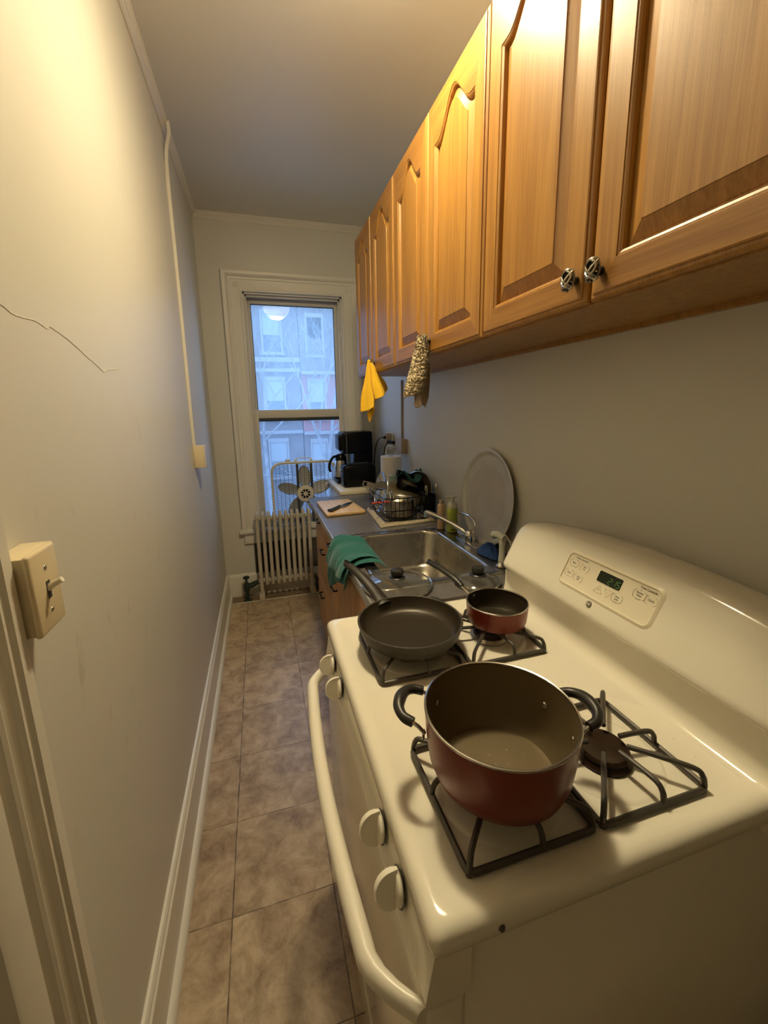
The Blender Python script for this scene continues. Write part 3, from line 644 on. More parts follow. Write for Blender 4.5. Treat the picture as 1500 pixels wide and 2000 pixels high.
# ================================================================== UPPER CABINETS
CXF, CZ0, CZ1 = 0.937, 1.681, 2.443
def arch_door(mb, y0, y1, z0, z1, xf):
    W = y1 - y0; H = z1 - z0; st = 0.058; br = 0.058
    def arch(u, t):
        s = (u - W / 2) / (W / 2 - st)
        s = max(-1, min(1, s / 0.86))
        return H - 0.132 - t * 0.9 + 0.086 * (0.5 + 0.5 * math.cos(PI * s)) ** 1.15
    nb, ns, na = 10, 16, 40
    def loop(t):
        a = st + t; L = []
        for k in range(nb): L.append((a + (W - 2 * a) * k / nb, br + t))
        v1 = arch(W - a, t)
        for k in range(ns): L.append((W - a, br + t + (v1 - br - t) * k / ns))
        for k in range(na): u = W - a - (W - 2 * a) * k / na; L.append((u, arch(u, t)))
        v0 = arch(a, t)
        for k in range(ns): L.append((a, v0 + (br + t - v0) * k / ns))
        return L
    def outer(i_):
        L = []
        for k in range(nb): L.append((i_ + (W - 2 * i_) * k / nb, i_))
        for k in range(ns): L.append((W - i_, i_ + (H - 2 * i_) * k / ns))
        for k in range(na): L.append((W - i_ - (W - 2 * i_) * k / na, H - i_))
        for k in range(ns): L.append((i_, H - i_ - (H - 2 * i_) * k / ns))
        return L
    P3 = lambda L, dpt: [(xf + dpt, y0 + u, z0 + v) for u, v in L]
    mb.loft([P3(outer(0.0), 0.019), P3(outer(0.0), 0.0105), P3(outer(0.0015), 0.0070), P3(outer(0.005), 0.0045), P3(outer(0.0095), 0.0038), P3(outer(0.010), 0.0012), P3(outer(0.0125), 0.0)], True, True)
    n = len(outer(0)); o = outer(0.0125); i0 = loop(0)
    for seg_, (a, b) in enumerate(((0, nb), (nb, nb + ns), (nb + ns, nb + ns + na), (nb + ns + na, n))):
        idx = [k % n for k in range(a, b + 1)]
        mb.loft([[P3(o, 0)[k] for k in idx], [P3(i0, 0)[k] for k in idx]], False, mi=1 if seg_ in (0, 2) else 0)
    mb.loft([P3(i0, 0), P3(loop(0.001), 0.0016), P3(loop(0.004), 0.0018), P3(loop(0.008), 0.004), P3(loop(0.010), 0.008), P3(loop(0.011), 0.0130), P3(loop(0.0150), 0.0130), P3(loop(0.016), 0.0118), P3(loop(0.041), 0.0028), P3(loop(0.0415), 0.0012)], True, False, False)
    p = loop(0.0415); m_ = len(p)
    # raised field filled as strips between its two upright halves
    ctr = [(u, v) for u, v in p]
    mb.add(P3(ctr, 0.0012), [list(range(m_))])

def ornate_knob(y, z, parent, xf=CXF):
    mb = MB()
    mb.tube([(xf + 0.001, y, z), (xf - 0.014, y, z)], [0.008, 0.005], 10)
    core = Matrix.Translation((xf - 0.019, y, z)) @ Matrix.Diagonal((0.006, 0.010, 0.0145, 1))
    mb.lathe([(math.sin(PI * k / 8), -math.cos(PI * k / 8)) for k in range(9)], seg=14, T=core)
    kd = mb.build('knob', M['knobdark'], parent)
    mb = MB()
    bul = lambda yy, zz: xf - 0.0185 - 0.0085 * math.sqrt(max(0.02, 1 - (yy / 0.0155) ** 2 - (zz / 0.0205) ** 2))
    ring = []
    for k in range(120):
        t = 2 * PI * k / 120
        yy = 0.0118 * math.sin(3 * t + 0.4); zz = 0.0165 * math.sin(2 * t)
        ring.append((bul(yy, zz) - 0.0012 * math.cos(6 * t), y + yy, z + zz))
    mb.tube(ring, 0.0025, 6, True)
    mb.tube([(xf - 0.0175, y + 0.0132 * math.cos(2 * PI * k / 32), z + 0.0180 * math.sin(2 * PI * k / 32)) for k in range(32)], 0.0027, 6, True)
    for k in range(10):
        a = 2 * PI * (k + .5) / 10
        mb.tube([(xf - 0.0195 + 0.0028 * math.sin(t), y + (0.0125 + 0.0032 * math.cos(t)) * math.cos(a), z + (0.0172 + 0.0032 * math.cos(t)) * math.sin(a)) for t in [2 * PI * q / 8 for q in range(8)]], 0.0017, 5, True)
    mb.build('knob', M['knobmet'], parent)

unit_data = [(0.288, 0.671, 1.053, 'golden oak wall cabinet above the stove, its two doors with pewter knobs bare of towels'),
             (1.053, 1.433, 1.797, 'golden oak wall cabinet with the beige towel hanging from its knobs, middle of three'),
             (1.797, 2.165, 2.510, 'golden oak wall cabinet beside the window with the yellow cloth hanging from its knobs')]
for (ya, ym, yb_, lab) in unit_data:
    c = thing('wall_cabinet', lab, 'cabinet', (1.1, (ya + yb_) / 2, CZ0), 'oak wall cabinets')
    mb = MB()
    mb.box(CXF + 0.0195, XR - 0.001, ya + 0.0005, yb_ - 0.0005, CZ0 + 0.012, CZ1)
    mb.box(CXF + 0.0195, CXF + 0.038, ya + 0.0005, yb_ - 0.0005, CZ0, CZ0 + 0.02)
    mb.box(XR - 0.02, XR - 0.001, ya + 0.0005, yb_ - 0.0005, CZ0 + 0.001, CZ0 + 0.02)
    mb.build('cabinet_body', M['oak'], c, smooth=0)
    for (a, b, ky) in ((ya + 0.002, ym - 0.003, ym - 0.031), (ym + 0.003, yb_ - 0.002, ym + 0.029)):
        mb = MB(); arch_door(mb, a, b, CZ0 + 0.003, CZ1 - 0.002, CXF)
        dd = mb.build('door', M['oak'], c, smooth=14, mats=[M['oak'], M['oakh']])
        ornate_knob(ky, 1.729, dd)

# ================================================================== STOVE
SY0, SY1 = 0.325, 1.085
st = thing('stove', 'cream white gas stove with four burners and arched control backguard', 'stove', (0.85, 0.705, 0))
mb = MB()   # body sides
mb.box(0.535, 1.20, SY0 + 0.012, SY1 - 0.012, 0.03, 0.880, 0.004); mb.box(0.56, 1.18, SY0 + 0.03, SY1 - 0.03, 0.0, 0.05)
mb.build('stove_body', M['enamel'], st)
mb = MB()   # sloped front control panel
mb.prism([(0.54, 0.884), (0.497, 0.884), (0.492, 0.876), (0.481, 0.808), (0.486, 0.802), (0.54, 0.802)], 'y', SY0 + 0.006, SY1 - 0.006)
mb.build('front_panel', M['enamel'], st, smooth=30)
# cooktop with raised rounded rim
def top_loop(x0, x1, y0, y1, r, z):
    return [((x0 + x1) / 2 + a, (y0 + y1) / 2 + b, z) for a, b in rrect(x1 - x0, y1 - y0, r, 6)]
X0, X1 = 0.486, 1.19
mb = MB()
mb.loft([top_loop(X0 + .004, X1, SY0 + .004, SY1 - .004, 0.02, 0.876), top_loop(X0, X1, SY0, SY1, 0.015, 0.884), top_loop(X0, X1, SY0, SY1, 0.015, 0.898), top_loop(X0 + .003, X1, SY0 + .003, SY1 - .003, 0.015, 0.9065), top_loop(X0 + .009, X1, SY0 + .009, SY1 - .009, 0.016, 0.9120), top_loop(X0 + .018, X1, SY0 + .018, SY1 - .018, 0.022, 0.914), top_loop(X0 + .030, X1, SY0 + .030, SY1 - .030, 0.022, 0.9125), top_loop(X0 + .042, X1, SY0 + .042, SY1 - .042, 0.022, 0.9085), top_loop(X0 + .055, X1, SY0 + .055, SY1 - .055, 0.02, 0.907)], True, True, True)
mb.build('cooktop', M['enamel'], st, smooth=50)
MB().lathe([(0, 0.003), (0.003, 0.0028), (0.0045, 0.0)], seg=12, T=Matrix.Translation((0.575, SY0 - 0.0005, 0.894)) @ Matrix.Rotation(PI / 2, 4, 'X')).build('screw', M['iron'], st)
# backguard: profile in x,z swept along y, taller in the middle
def bg_prof(f):
    h = 0.030 * f
    return [(1.03, 0.905), (1.052, 0.909), (1.063, 0.920), (1.067, 0.94), (1.068, 0.985), (1.066, 0.993), (1.058, 0.998), (1.050, 1.006), (1.0485, 1.014), (1.052, 1.022),
            (1.062 + h * .1, 1.042 + h * .3), (1.080 + h * .3, 1.078 + h * .65), (1.094 + h * .4, 1.106 + h * .8), (1.108 + h * .4, 1.124 + h), (1.124 + h * .4, 1.134 + h), (1.142 + h * .4, 1.138 + h), (1.20, 1.136 + h), (1.222, 1.128 + h), (1.228, 1.11), (1.228, 0.86), (1.03, 0.86)]
mb = MB(); loops = []
ys = [SY0 + 0.0008, SY0 + 0.003, SY0 + 0.009, SY0 + 0.02] + [SY0 + 0.02 + (0.72) * k / 20 for k in range(1, 20)] + [SY1 - 0.02, SY1 - 0.009, SY1 - 0.003, SY1 - 0.0008]
ins = {0: 0.020, 1: 0.010, 2: 0.004}
for i, y in enumerate(ys):
    f = 1 - ((y - 0.705) / 0.38) ** 2
    q = ins.get(i, ins.get(len(ys) - 1 - i, 0.0))
    L = []
    for (x, z) in bg_prof(f):
        if z > 0.99: cx_, cz_ = 1.15, 1.03; dx_, dz_ = x - cx_, z - cz_; d_ = math.hypot(dx_, dz_); k = (d_ - q) / d_; x, z = cx_ + dx_ * k, cz_ + dz_ * k
        L.append((x, y, z))
    loops.append(L)
mb.loft(loops, True, True, True)
bgd = mb.build('backguard', M['enamel'], st, smooth=38)
# control panel on the backguard slope; frame: right = -y, up along slope
def face_x(z): return 1.0525 + (z - 1.022) * 0.5
U = Vector((0.4472, 0, 0.8944)); Rr = Vector((0, -1, 0)); Nn = Vector((-0.8944, 0, 0.4472))
PC = Vector((face_x(1.088), 0.711, 1.088)) + Nn * 0.0035
PT = Matrix(((Rr.x, U.x, Nn.x, PC.x), (Rr.y, U.y, Nn.y, PC.y), (Rr.z, U.z, Nn.z, PC.z), (0, 0, 0, 1)))
mb = MB()
def pl_loop(w_, h, r, d_): return [(a, b, d_) for a, b in rrect(w_, h, r, 6)]
PW, PH = 0.252, 0.076
mb.loft([pl_loop(PW + .024, PH + .024, .022, -.0042), pl_loop(PW + .007, PH + .007, .0145, 0.0020), pl_loop(PW + .0045, PH + .0045, .013, 0.0022), pl_loop(PW + .0025, PH + .0025, .012, 0.0014), pl_loop(PW + .001, PH + .001, .011, -0.0012), pl_loop(PW - .002, PH - .002, .010, -0.0012)], True, True, True, T=PT)
cpn = mb.build('control_panel', M['panel'], st, smooth=30)
mb = MB(); mb.loft([pl_loop(0.064, 0.026, .003, -.002), pl_loop(0.064, 0.026, .003, 0.0002)], True, True, True, T=PT @ Matrix.Translation((0.006, 0.015, 0)))
mb.build('clock_display', M['dispglass'], cpn, smooth=0)
mb = MB()   # seven-segment 2:15
def seg7(ch, ox, oy, s, mb):
    on = {'2': 'abged', '1': 'bc', '5': 'afgcd'}[ch]
    h = s; w_ = s * 0.55; t = s * 0.10
    S = {'a': (0, h / 2, 1), 'g': (0, 0, 1), 'd': (0, -h / 2, 1), 'b': (w_ / 2, h / 4, 0), 'c': (w_ / 2, -h / 4, 0), 'f': (-w_ / 2, h / 4, 0), 'e': (-w_ / 2, -h / 4, 0)}
    for k in on:
        x, y, hz = S[k]
        L = (w_ * 0.40, t / 2) if hz else (t / 2, h * 0.21)
        x += y * 0.12
        mb.add([PT @ Vector((ox + x + sx * L[0], oy + y + sy * L[1], 0.0006)) for sx, sy in ((-1, -1), (1, -1), (1, 1), (-1, 1))], [[0, 1, 2, 3]])
seg7('2', 0.009, 0.0125, 0.0135, mb); seg7('1', 0.021, 0.0125, 0.0135, mb); seg7('5', 0.032, 0.0125, 0.0135, mb)
for dy in (0.003, -0.003): mb.add([PT @ Vector((0.0165 + sx * .0006, 0.0125 + dy + sy * .0006, 0.0006)) for sx, sy in ((-1, -1), (1, -1), (1, 1), (-1, 1))], [[0, 1, 2, 3]])
mb.build('clock_digits', M['digits'], cpn, smooth=0)
F = lambda x, y: PT @ Matrix.Translation((x, y, -0.0006))
def legend(*rows):
    mb = MB()
    for body, size, x, y in rows: text_mesh(body, size, F(x, y), mb, 0.0001 if size > 0.005 else 0.0)
    mb.build('lettering', M['text'], cpn, smooth=0)
legend(('Oven Controls', 0.0062, -0.088, 0.0315))
legend(('Bake', 0.0062, -0.106, 0.0165), ('Temp Recall', 0.0036, -0.104, 0.0075))
legend(('Start', 0.0054, -0.071, 0.0175), ('On', 0.0054, -0.071, 0.0115))
legend(('Broil', 0.0062, -0.108, -0.0115), ('Hi/Lo', 0.0036, -0.108, -0.0205))
legend(('Clear', 0.0054, -0.076, -0.0115), ('Off', 0.0054, -0.076, -0.0175))
legend(('+', 0.008, -0.010, -0.0165)); legend(('-', 0.009, 0.016, -0.0125))
legend(('Oven', 0.0054, 0.041, -0.0115), ('Light', 0.0054, 0.041, -0.0175), ('On/Off', 0.0040, 0.041, -0.0245))
legend(('Time Controls', 0.0066, 0.099, 0.0315))
legend(('Kitchen', 0.0052, 0.084, 0.0185), ('Timer', 0.0052, 0.084, 0.0125), ('On/Off', 0.0040, 0.084, 0.0045))
legend(('Clock', 0.0062, 0.112, 0.0135))
for (x, y) in ((-0.100, 0.0245), (-0.102, -0.0035), (0.084, 0.0250)):
    mb = MB(); mb.loft([[(x + 0.0011 * math.cos(2 * PI * k / 10), y + 0.0011 * math.sin(2 * PI * k / 10), -0.0006) for k in range(10)]], True, True, T=PT)
    mb.build('indicator_dot', M['text'], cpn, smooth=0)
mb = MB()
def key_outline(x, y, w_, h):
    for sgn in (-1, 1):
        pts = [PT @ Vector((x + sgn * (w_ / 2 - r_) , y + yy, -0.0007)) for r_, yy in ((0.006, h / 2), (0.002, h / 2 - 0.001), (0, h / 2 - 0.005), (0, -h / 2 + 0.005), (0.002, -h / 2 + 0.001), (0.006, -h / 2))]
        mb.tube(pts, 0.0004, 5)
for (x, y) in ((-0.106, 0.0165), (-0.071, 0.0145), (-0.108, -0.0115), (-0.076, -0.0145), (0.041, -0.0145), (0.084, 0.0145), (0.112, 0.0135)): key_outline(x, y, 0.027 if x != 0.084 else 0.030, 0.0175)
for (x, y, s_) in ((-0.010, -0.0155, 1), (0.016, -0.0145, -1)):
    mb.tube([PT @ Vector((x + a * 0.012, y + s_ * b * 0.010, -0.0007)) for a, b in ((-1, -0.8), (0, 1), (1, -0.8))], 0.0004, 5, True)
mb.build('key_outlines', M['textgrey'], cpn, smooth=0)
# round monogram badge under the panel
BT = Matrix(((Rr.x, U.x, Nn.x, 0), (Rr.y, U.y, Nn.y, 0), (Rr.z, U.z, Nn.z, 0), (0, 0, 0, 1))); bpnt = Vector((face_x(1.037), 0.728, 1.037)) + Nn * 0.0022
BT = Matrix.Translation(bpnt) @ BT
mb = MB(); mb.lathe([(0, 0.0012), (0.0072, 0.0012), (0.0078, -0.004)], seg=28, T=BT); bdg = mb.build('badge', M['text'], st)
mb = MB(); text_mesh('GE', 0.0085, BT @ Matrix.Translation((0, 0, 0.0016)), mb, 0.0002)
mb.tube([BT @ Vector((0.0063 * math.cos(2 * PI * k / 40) * (1 + .06 * math.cos(4 * 2 * PI * k / 40)), 0.0063 * math.sin(2 * PI * k / 40) * (1 + .06 * math.cos(4 * 2 * PI * k / 40)), 0.0013)) for k in range(40)], 0.0003, 4, True)
mb.build('monogram', M['panel'], bdg, smooth=0)
# oven door, handle, drawer
mb = MB(); mb.box(0.481, 0.536, SY0 + 0.008, SY1 - 0.008, 0.225, 0.796, 0.008, 3); od = mb.build('oven_door', M['enamel'], st)
mb = MB(); mb.box(0.486, 0.536, SY0 + 0.010, SY1 - 0.010, 0.055, 0.215, 0.007, 3); mb.build('storage_drawer', M['enamel'], st)
mb = MB(); loops = []
for k in range(41):
    t = k / 40; y = 0.335 + 0.72 * t
    e = min(t, 1 - t)
    x = 0.4355 - 0.022 * math.sin(PI * t) + 0.050 * max(0, 1 - e / 0.10) ** 1.6
    hw = 0.0145; hh = 0.017
    loops.append([(x + hw * math.cos(2 * PI * j / 14), y, 0.782 + hh * math.sin(2 * PI * j / 14)) for j in range(14)])
mb.loft(loops, True, True, True); mb.build('handle', M['plastic_w'], od)
# burner knobs
def burner_knob(y):
    T = Matrix.Translation((0.4815, y, 0.847)) @ Matrix.Rotation(-PI / 2 + 0.15, 4, 'Y')
    mb = MB()
    mb.lathe([(0, 0.006), (0.018, 0.006), (0.0205, 0.004), (0.021, 0.001), (0.0213, 0.0)], seg=32, T=T)
    fin = []
    for s_ in (-1, 1):
        L = []
        for k in range(17):
            a = PI * k / 16
            L.append((0.0255 * math.cos(a), s_ * (0.0048 if 0 < k < 16 else 0.003), 0.003 + 0.031 * math.sin(a) ** 0.75))
        fin.append(L)
    mid = [[(x * 1.03, 0, 0.003 + (z - 0.003) * 1.04) for x, y_, z in fin[0]]]
    mb.loft([fin[0], mid[0], fin[1]], False, True, True, T=T @ Matrix.Rotation(0.25, 4, 'Z'))
    kb = mb.build('burner_knob', M['plastic_w'], st, smooth=45)
    MB().lathe([(0.0, 0.0005), (0.0215, 0.0005), (0.024, 0.0)], seg=28, T=T @ Matrix.Translation((0, 0, -0.0005))).build('knob_shadow_gap', M['iron'], kb)
    MB().lathe([(0.0, 0.0), (0.012, 0.0), (0.012, 0.009), (0.0, 0.009)], seg=16, T=T @ Matrix.Translation((0, 0, -0.0085))).build('knob_stem', M['iron'], kb)
for y in (0.432, 0.520, 0.867, 0.963): burner_knob(y)
# printed marks and spots on the enamel
mb = MB(); rnd = random.Random(3)
for k in range(34):
    x = rnd.uniform(0.60, 1.02); y = rnd.uniform(0.37, 1.02); r = rnd.choice((0.0008, 0.001, 0.0013, 0.0018))
    mb.loft([[(x + r * rnd.uniform(.6, 1.3) * math.cos(2 * PI * j / 7), y + r * rnd.uniform(.6, 1.3) * math.sin(2 * PI * j / 7), 0.90735) for j in range(7)]], True, True)
mb.build('grease_spots', M['rust'], st, smooth=0)
# burners
def burner(x, y, m_, small=False):
    mb = MB(); z = 0.907
    mb.lathe([(0.0, 0.0008), (0.080, 0.0012), (0.085, 0.0018), (0.090, 0.0012), (0.093, 0.0), (0, -0.0005)], (x, y, z), 40)
    b = mb.build('burner', M['enamel'], st)
    MB().lathe([(0.046, 0.0), (0.047, 0.006), (0.043, 0.010), (0.040, 0.013), (0.0, 0.013)], (x, y, z), 36).build('burner_head', M['alu'] if m_ == 'alu' else M['burnt'], b)
    MB().lathe([(0.041, 0.013), (0.042, 0.017), (0.038, 0.0205), (0.030, 0.0195), (0.024, 0.0180), (0.0, 0.0185)], (x, y, z), 36).build('burner_cap', M['burnt'], b)
BURN = [(0.657, 0.478), (0.868, 0.478), (0.660, 0.868), (0.880, 0.866)]
burner(*BURN[0], 'burnt'); burner(*BURN[1], 'burnt'); burner(*BURN[2], 'alu'); burner(*BURN[3], 'alu')
# grates, each lifts off
GZ = 0.9455
def grate(cx, cy, label):
    hw, hd = 0.100, 0.104; z = 0.9165; r = 0.0048
    g = thing('burner_grate', label, 'grate', (cx, cy, 0.9075), 'burner grates on the stove')
    mb = MB(); mb.tube([(cx + a, cy + b, z - 0.0025) for a, b in rrect(hw * 2, hd * 2, 0.012, 4)], r, 8, True)
    for sx in (-1, 1):
        for sy in (-1, 1): mb.tube([(cx + sx * (hw - .004), cy + sy * (hd - .004), 0.9076), (cx + sx * (hw - .004), cy + sy * (hd - .004), z)], 0.0055, 8)
    mb.build('grate_frame', M['iron'], g)
    for k in range(8):
        if k % 2 == 0:
            sx, sy = ((-1, -1), (1, -1), (1, 1), (-1, 1))[k // 2]; p0 = Vector((cx + sx * (hw - .003), cy + sy * (hd - .003), z)); inn = 0.034
        else:
            sx, sy = ((0.12, -1), (1, -0.12), (-0.12, 1), (-1, 0.12))[k // 2]; p0 = Vector((cx + sx * hw, cy + sy * hd, z)); inn = 0.030
        d_ = Vector((cx, cy, 0)) - Vector((p0.x, p0.y, 0)); L = d_.length; d_.normalize()
        p1 = p0 + d_ * 0.004 + Vector((0, 0, 0.016)); p2 = p0 + d_ * 0.016 + Vector((0, 0, GZ - z - .0045)); p3 = p0 + d_ * (L * .5); p3.z = GZ - .0045; p4 = Vector((cx, cy, 0)) - d_ * inn; p4.z = GZ - .006
        mb = MB(); mb.tube(spline([p0, p1, p2, p3, p4], 5), 0.0043, 8); mb.build('grate_finger', M['iron'], g)
grate(*BURN[0], 'black iron burner grate carrying the big red pot')
grate(*BURN[1], 'bare black iron burner grate right of the big red pot')
grate(0.657, 0.868, 'black iron burner grate under the black frying pan')
grate(0.876, 0.866, 'black iron burner grate under the small red saucepan')

# ================================================================== POTS
pz = GZ + 0.0002
px, py = BURN[0][0], 0.470
pot = thing('stock_pot', 'large dark red two-handled pot with grey nonstick inside on the near left burner', 'pot', (px, py, pz))
R = 0.112; H = 0.1145
mb = MB(); mb.lathe([(0, 0), (0.076, 0), (0.088, 0.004), (0.098, 0.015), (0.105, 0.034), (0.1095, 0.07), (R, H - 0.003), (R - .001, H - 0.003)], (px, py, pz), 72); mb.build('pot_body', M['red'], pot)
mb = MB(); mb.lathe([(R - .0005, H - 0.004), (R - .003, H - 0.004), (0.1065, 0.07), (0.102, 0.034), (0.095, 0.017), (0.086, 0.0065), (0.0, 0.0045)], (px, py, pz), 72); mb.build('pot_interior', M['nonstick'], pot)
mb = MB(); mb.tube([(px + (R - .0012) * math.cos(2 * PI * k / 72), py + (R - .0012) * math.sin(2 * PI * k / 72), pz + H - .002) for k in range(72)], 0.0021, 8, True); mb.build('pot_rim', M['steel'], pot)
def loop_handle(ang, z):
    a = math.radians(ang)
    e = Vector((math.cos(a), math.sin(a), 0)); t = Vector((-math.sin(a), math.cos(a), 0)); c = Vector((px, py, z))
    P = lambda o, s_, dz=0: c + e * o + t * s_ + Vector((0, 0, dz))
    rw = R * 0.93
    h = MB()
    for s_ in (-1, 1):
        h.tube([P(rw + .002, s_ * .037, -.012), P(rw + .012, s_ * .037, -.002), P(rw + .026, s_ * .035, .004), P(rw + .034, s_ * .033, .006)], 0.0032, 8)
        h.lathe([(0, .0025), (.006, .002), (.008, 0)], seg=14, T=Matrix.Translation(P(rw + .003, s_ * .037, -.014)) @ e.to_track_quat('Z', 'Y').to_matrix().to_4x4())
    w_ = h.build('handle', M['steel'], pot)
    g = MB(); pts = spline([P(rw + .020, -.037, .003), P(rw + .036, -.033, .006), P(rw + .047, -.019, .009), P(rw + .050, 0, .010), P(rw + .047, .019, .009), P(rw + .036, .033, .006), P(rw + .020, .037, .003)], 5)
    n = len(pts); g.tube(pts, [0.0068 + 0.0026 * math.sin(PI * k / (n - 1)) + 0.0007 * math.cos(4 * PI * k / (n - 1)) for k in range(n)], 10)
    g.build('grip', M['blackrub'], w_)
    rv = MB()
    for s_ in (-1, 1):
        rr = (R - .006)
        ang2 = a + s_ * 0.35
        q = Vector((px + rr * math.cos(ang2), py + rr * math.sin(ang2), z - .014)); nrm = Vector((-math.cos(ang2), -math.sin(ang2), 0))
        rv.lathe([(0, .0022), (.004, .0018), (.0055, 0)], seg=14, T=Matrix.Translation(q) @ nrm.to_track_quat('Z', 'Y').to_matrix().to_4x4())
    rv.build('rivet', M['steel'], pot)
loop_handle(146, 1.030); loop_handle(-5, 1.030)
mb = MB(); rnd = random.Random(9)
for k in range(14):
    a = rnd.uniform(0, 2 * PI); r = .08 * math.sqrt(rnd.uniform(0, 1)); L = rnd.uniform(.0012, .004); b = rnd.uniform(0, PI)
    c = Vector((px + r * math.cos(a), py + r * math.sin(a), pz + .0052)); mb.tube([c, c + Vector((L * math.cos(b), L * math.sin(b), .0003))], 0.00045, 5)
o = mb.build('food_crumbs', M['crackm'], None); tag(o, 'scattered pale crumbs on the floor of the big red pot', 'crumbs'); o['kind'] = 'stuff'

fx, fy = 0.667, 0.884
pan = thing('frying_pan', 'black speckled frying pan with long dark handle on the far left burner', 'pan', (fx, fy, pz))
FR = 0.130; FH = 0.041
mb = MB(); mb.lathe([(0, 0), (0.108, 0), (0.115, 0.003), (0.122, 0.014), (0.1275, 0.032), (FR, FH), (FR - .002, FH + .0012), (FR - .005, FH)], (fx, fy, pz), 72); mb.build('pan_body', M['panblack'], pan)
mb = MB(); mb.lathe([(FR - .005, FH), (0.1225, 0.032), (0.117, 0.016), (0.108, 0.0065), (0.097, 0.0045), (0, 0.004)], (fx, fy, pz), 72); mb.build('pan_interior', M['darknonstick'], pan)
hp = spline([(0.638, 1.000, 0.974), (0.630, 1.022, 0.984), (0.615, 1.055, 1.004), (0.592, 1.105, 1.026), (0.572, 1.150, 1.037), (0.562, 1.172, 1.040)], 5)
n = len(hp)
mb = MB(); loops = []
for k, p in enumerate(hp):
    t = k / (n - 1); d_ = (hp[min(k + 1, n - 1)] - hp[max(k - 1, 0)]).normalized(); sd = d_.cross(Vector((0, 0, 1))).normalized(); up = sd.cross(d_)
    wd = 0.023 * (1 - t) ** 1.3 + 0.0135 + 0.003 * math.sin(PI * t); th = 0.0085 + 0.002 * math.sin(PI * t)
    if t > 0.93: wd *= math.sqrt(max(.05, 1 - ((t - .93) / .075) ** 2))
    loops.append([p + sd * wd * .62 * math.cos(2 * PI * j / 14) + up * th * math.sin(2 * PI * j / 14) for j in range(14)])
mb.loft(loops, True, True, True); hh = mb.build('handle', M['pan_handle'], pan)
mb = MB(); q = hp[-4]; d_ = (hp[-1] - hp[-5]).normalized(); sd = d_.cross(Vector((0, 0, 1))).normalized(); up = sd.cross(d_)
mb.loft([[q + d_ * .013 * math.cos(2 * PI * j / 16) + sd * .0045 * math.sin(2 * PI * j / 16) + up * dz for j in range(16)] for dz in (.0090, .0108)], True, True, True); mb.build('hanging_hole', M['black'], hh)

sx_, sy_ = 0.905, 0.874
sp = thing('saucepan', 'small bright red saucepan with black handle on the far right burner', 'pan', (sx_, sy_, pz))
SR = 0.0785; SH = 0.0575
mb = MB(); mb.lathe([(0, 0), (0.066, 0), (0.072, 0.003), (0.0755, 0.012), (0.077, 0.03), (SR, SH - .003)], (sx_, sy_, pz), 56); mb.build('pan_body', M['red'], sp)
mb = MB(); mb.lathe([(SR - .001, SH - .003), (0.0745, 0.03), (0.072, 0.012), (0.066, 0.005), (0, 0.004)], (sx_, sy_, pz), 56); mb.build('pan_interior', M['darknonstick'], sp)
mb = MB(); mb.tube([(sx_ + (SR - .001) * math.cos(2 * PI * k / 56), sy_ + (SR - .001) * math.sin(2 * PI * k / 56), pz + SH - .0022) for k in range(56)], 0.0019, 8, True); mb.build('pan_rim', M['steel'], sp)
hp = spline([(0.871, 0.944, 0.992), (0.864, 0.962, 0.999), (0.855, 0.982, 1.008)], 4)
mb = MB(); mb.tube(hp, [0.0055] * len(hp), 8, flat=.6); hh = mb.build('handle', M['steel'], sp)
hp = spline([(0.857, 0.976, 1.006), (0.849, 1.005, 1.017), (0.834, 1.06, 1.027), (0.821, 1.105, 1.030), (0.816, 1.122, 1.029)], 5); n = len(hp)
mb = MB(); mb.tube(hp, [0.0088 + 0.0022 * math.sin(PI * k / (n - 1)) for k in range(n)], 12, flat=0.75); gp = mb.build('grip', M['blackrub'], hh)
mb = MB(); q = hp[-3]; mb.loft([[q + Vector((.004 * math.cos(2 * PI * j / 12), .009 * math.sin(2 * PI * j / 12), dz)) for j in range(12)] for dz in (.0060, .0085)], True, True, True); mb.build('hanging_hole', M['black'], hh)
mb = MB(); mb.lathe([(0, .0022), (.004, .0018), (.005, 0)], seg=12, T=Matrix.Translation((sx_ - .030, sy_ + .0655, .990)) @ Vector((.45, -.9, 0)).to_track_quat('Z', 'Y').to_matrix().to_4x4()); mb.build('rivet', M['steel'], sp)

def glass_lid(cx, cy, z, r, label, T=None, nm='pot_lid'):
    t = thing(nm, label, 'lid', (cx, cy, z) if T is None else tuple(T.translation))
    TT = T or Matrix.Translation((cx, cy, z))
    prof = [(0, 0.024), (r * .3, 0.0235), (r * .6, 0.019), (r * .85, 0.011), (r - .002, 0.004)]
    MB().lathe(prof, seg=56, T=TT).build('glass', M['lidglass'], t, smooth=60)
    MB().tube([TT @ Vector((r * math.cos(2 * PI * k / 56), r * math.sin(2 * PI * k / 56), .0035)) for k in range(56)], 0.0032, 8, True).build('lid_rim', M['steel'], t)
    MB().lathe([(0, .056), (.013, .0555), (.021, .052), (.0225, .043), (.0195, .033), (.017, .030), (.026, .027), (.028, .024), (0, .024)], seg=32, T=TT).build('lid_knob', M['blackrub'], t)
    return t
glass_lid(0.748, 1.226, 0.9215, 0.116, 'larger glass pot lid with black knob lying between sink and frying pan')
glass_lid(1.012, 1.162, 0.9215, 0.076, 'smaller glass pot lid with black knob lying behind the red saucepan')

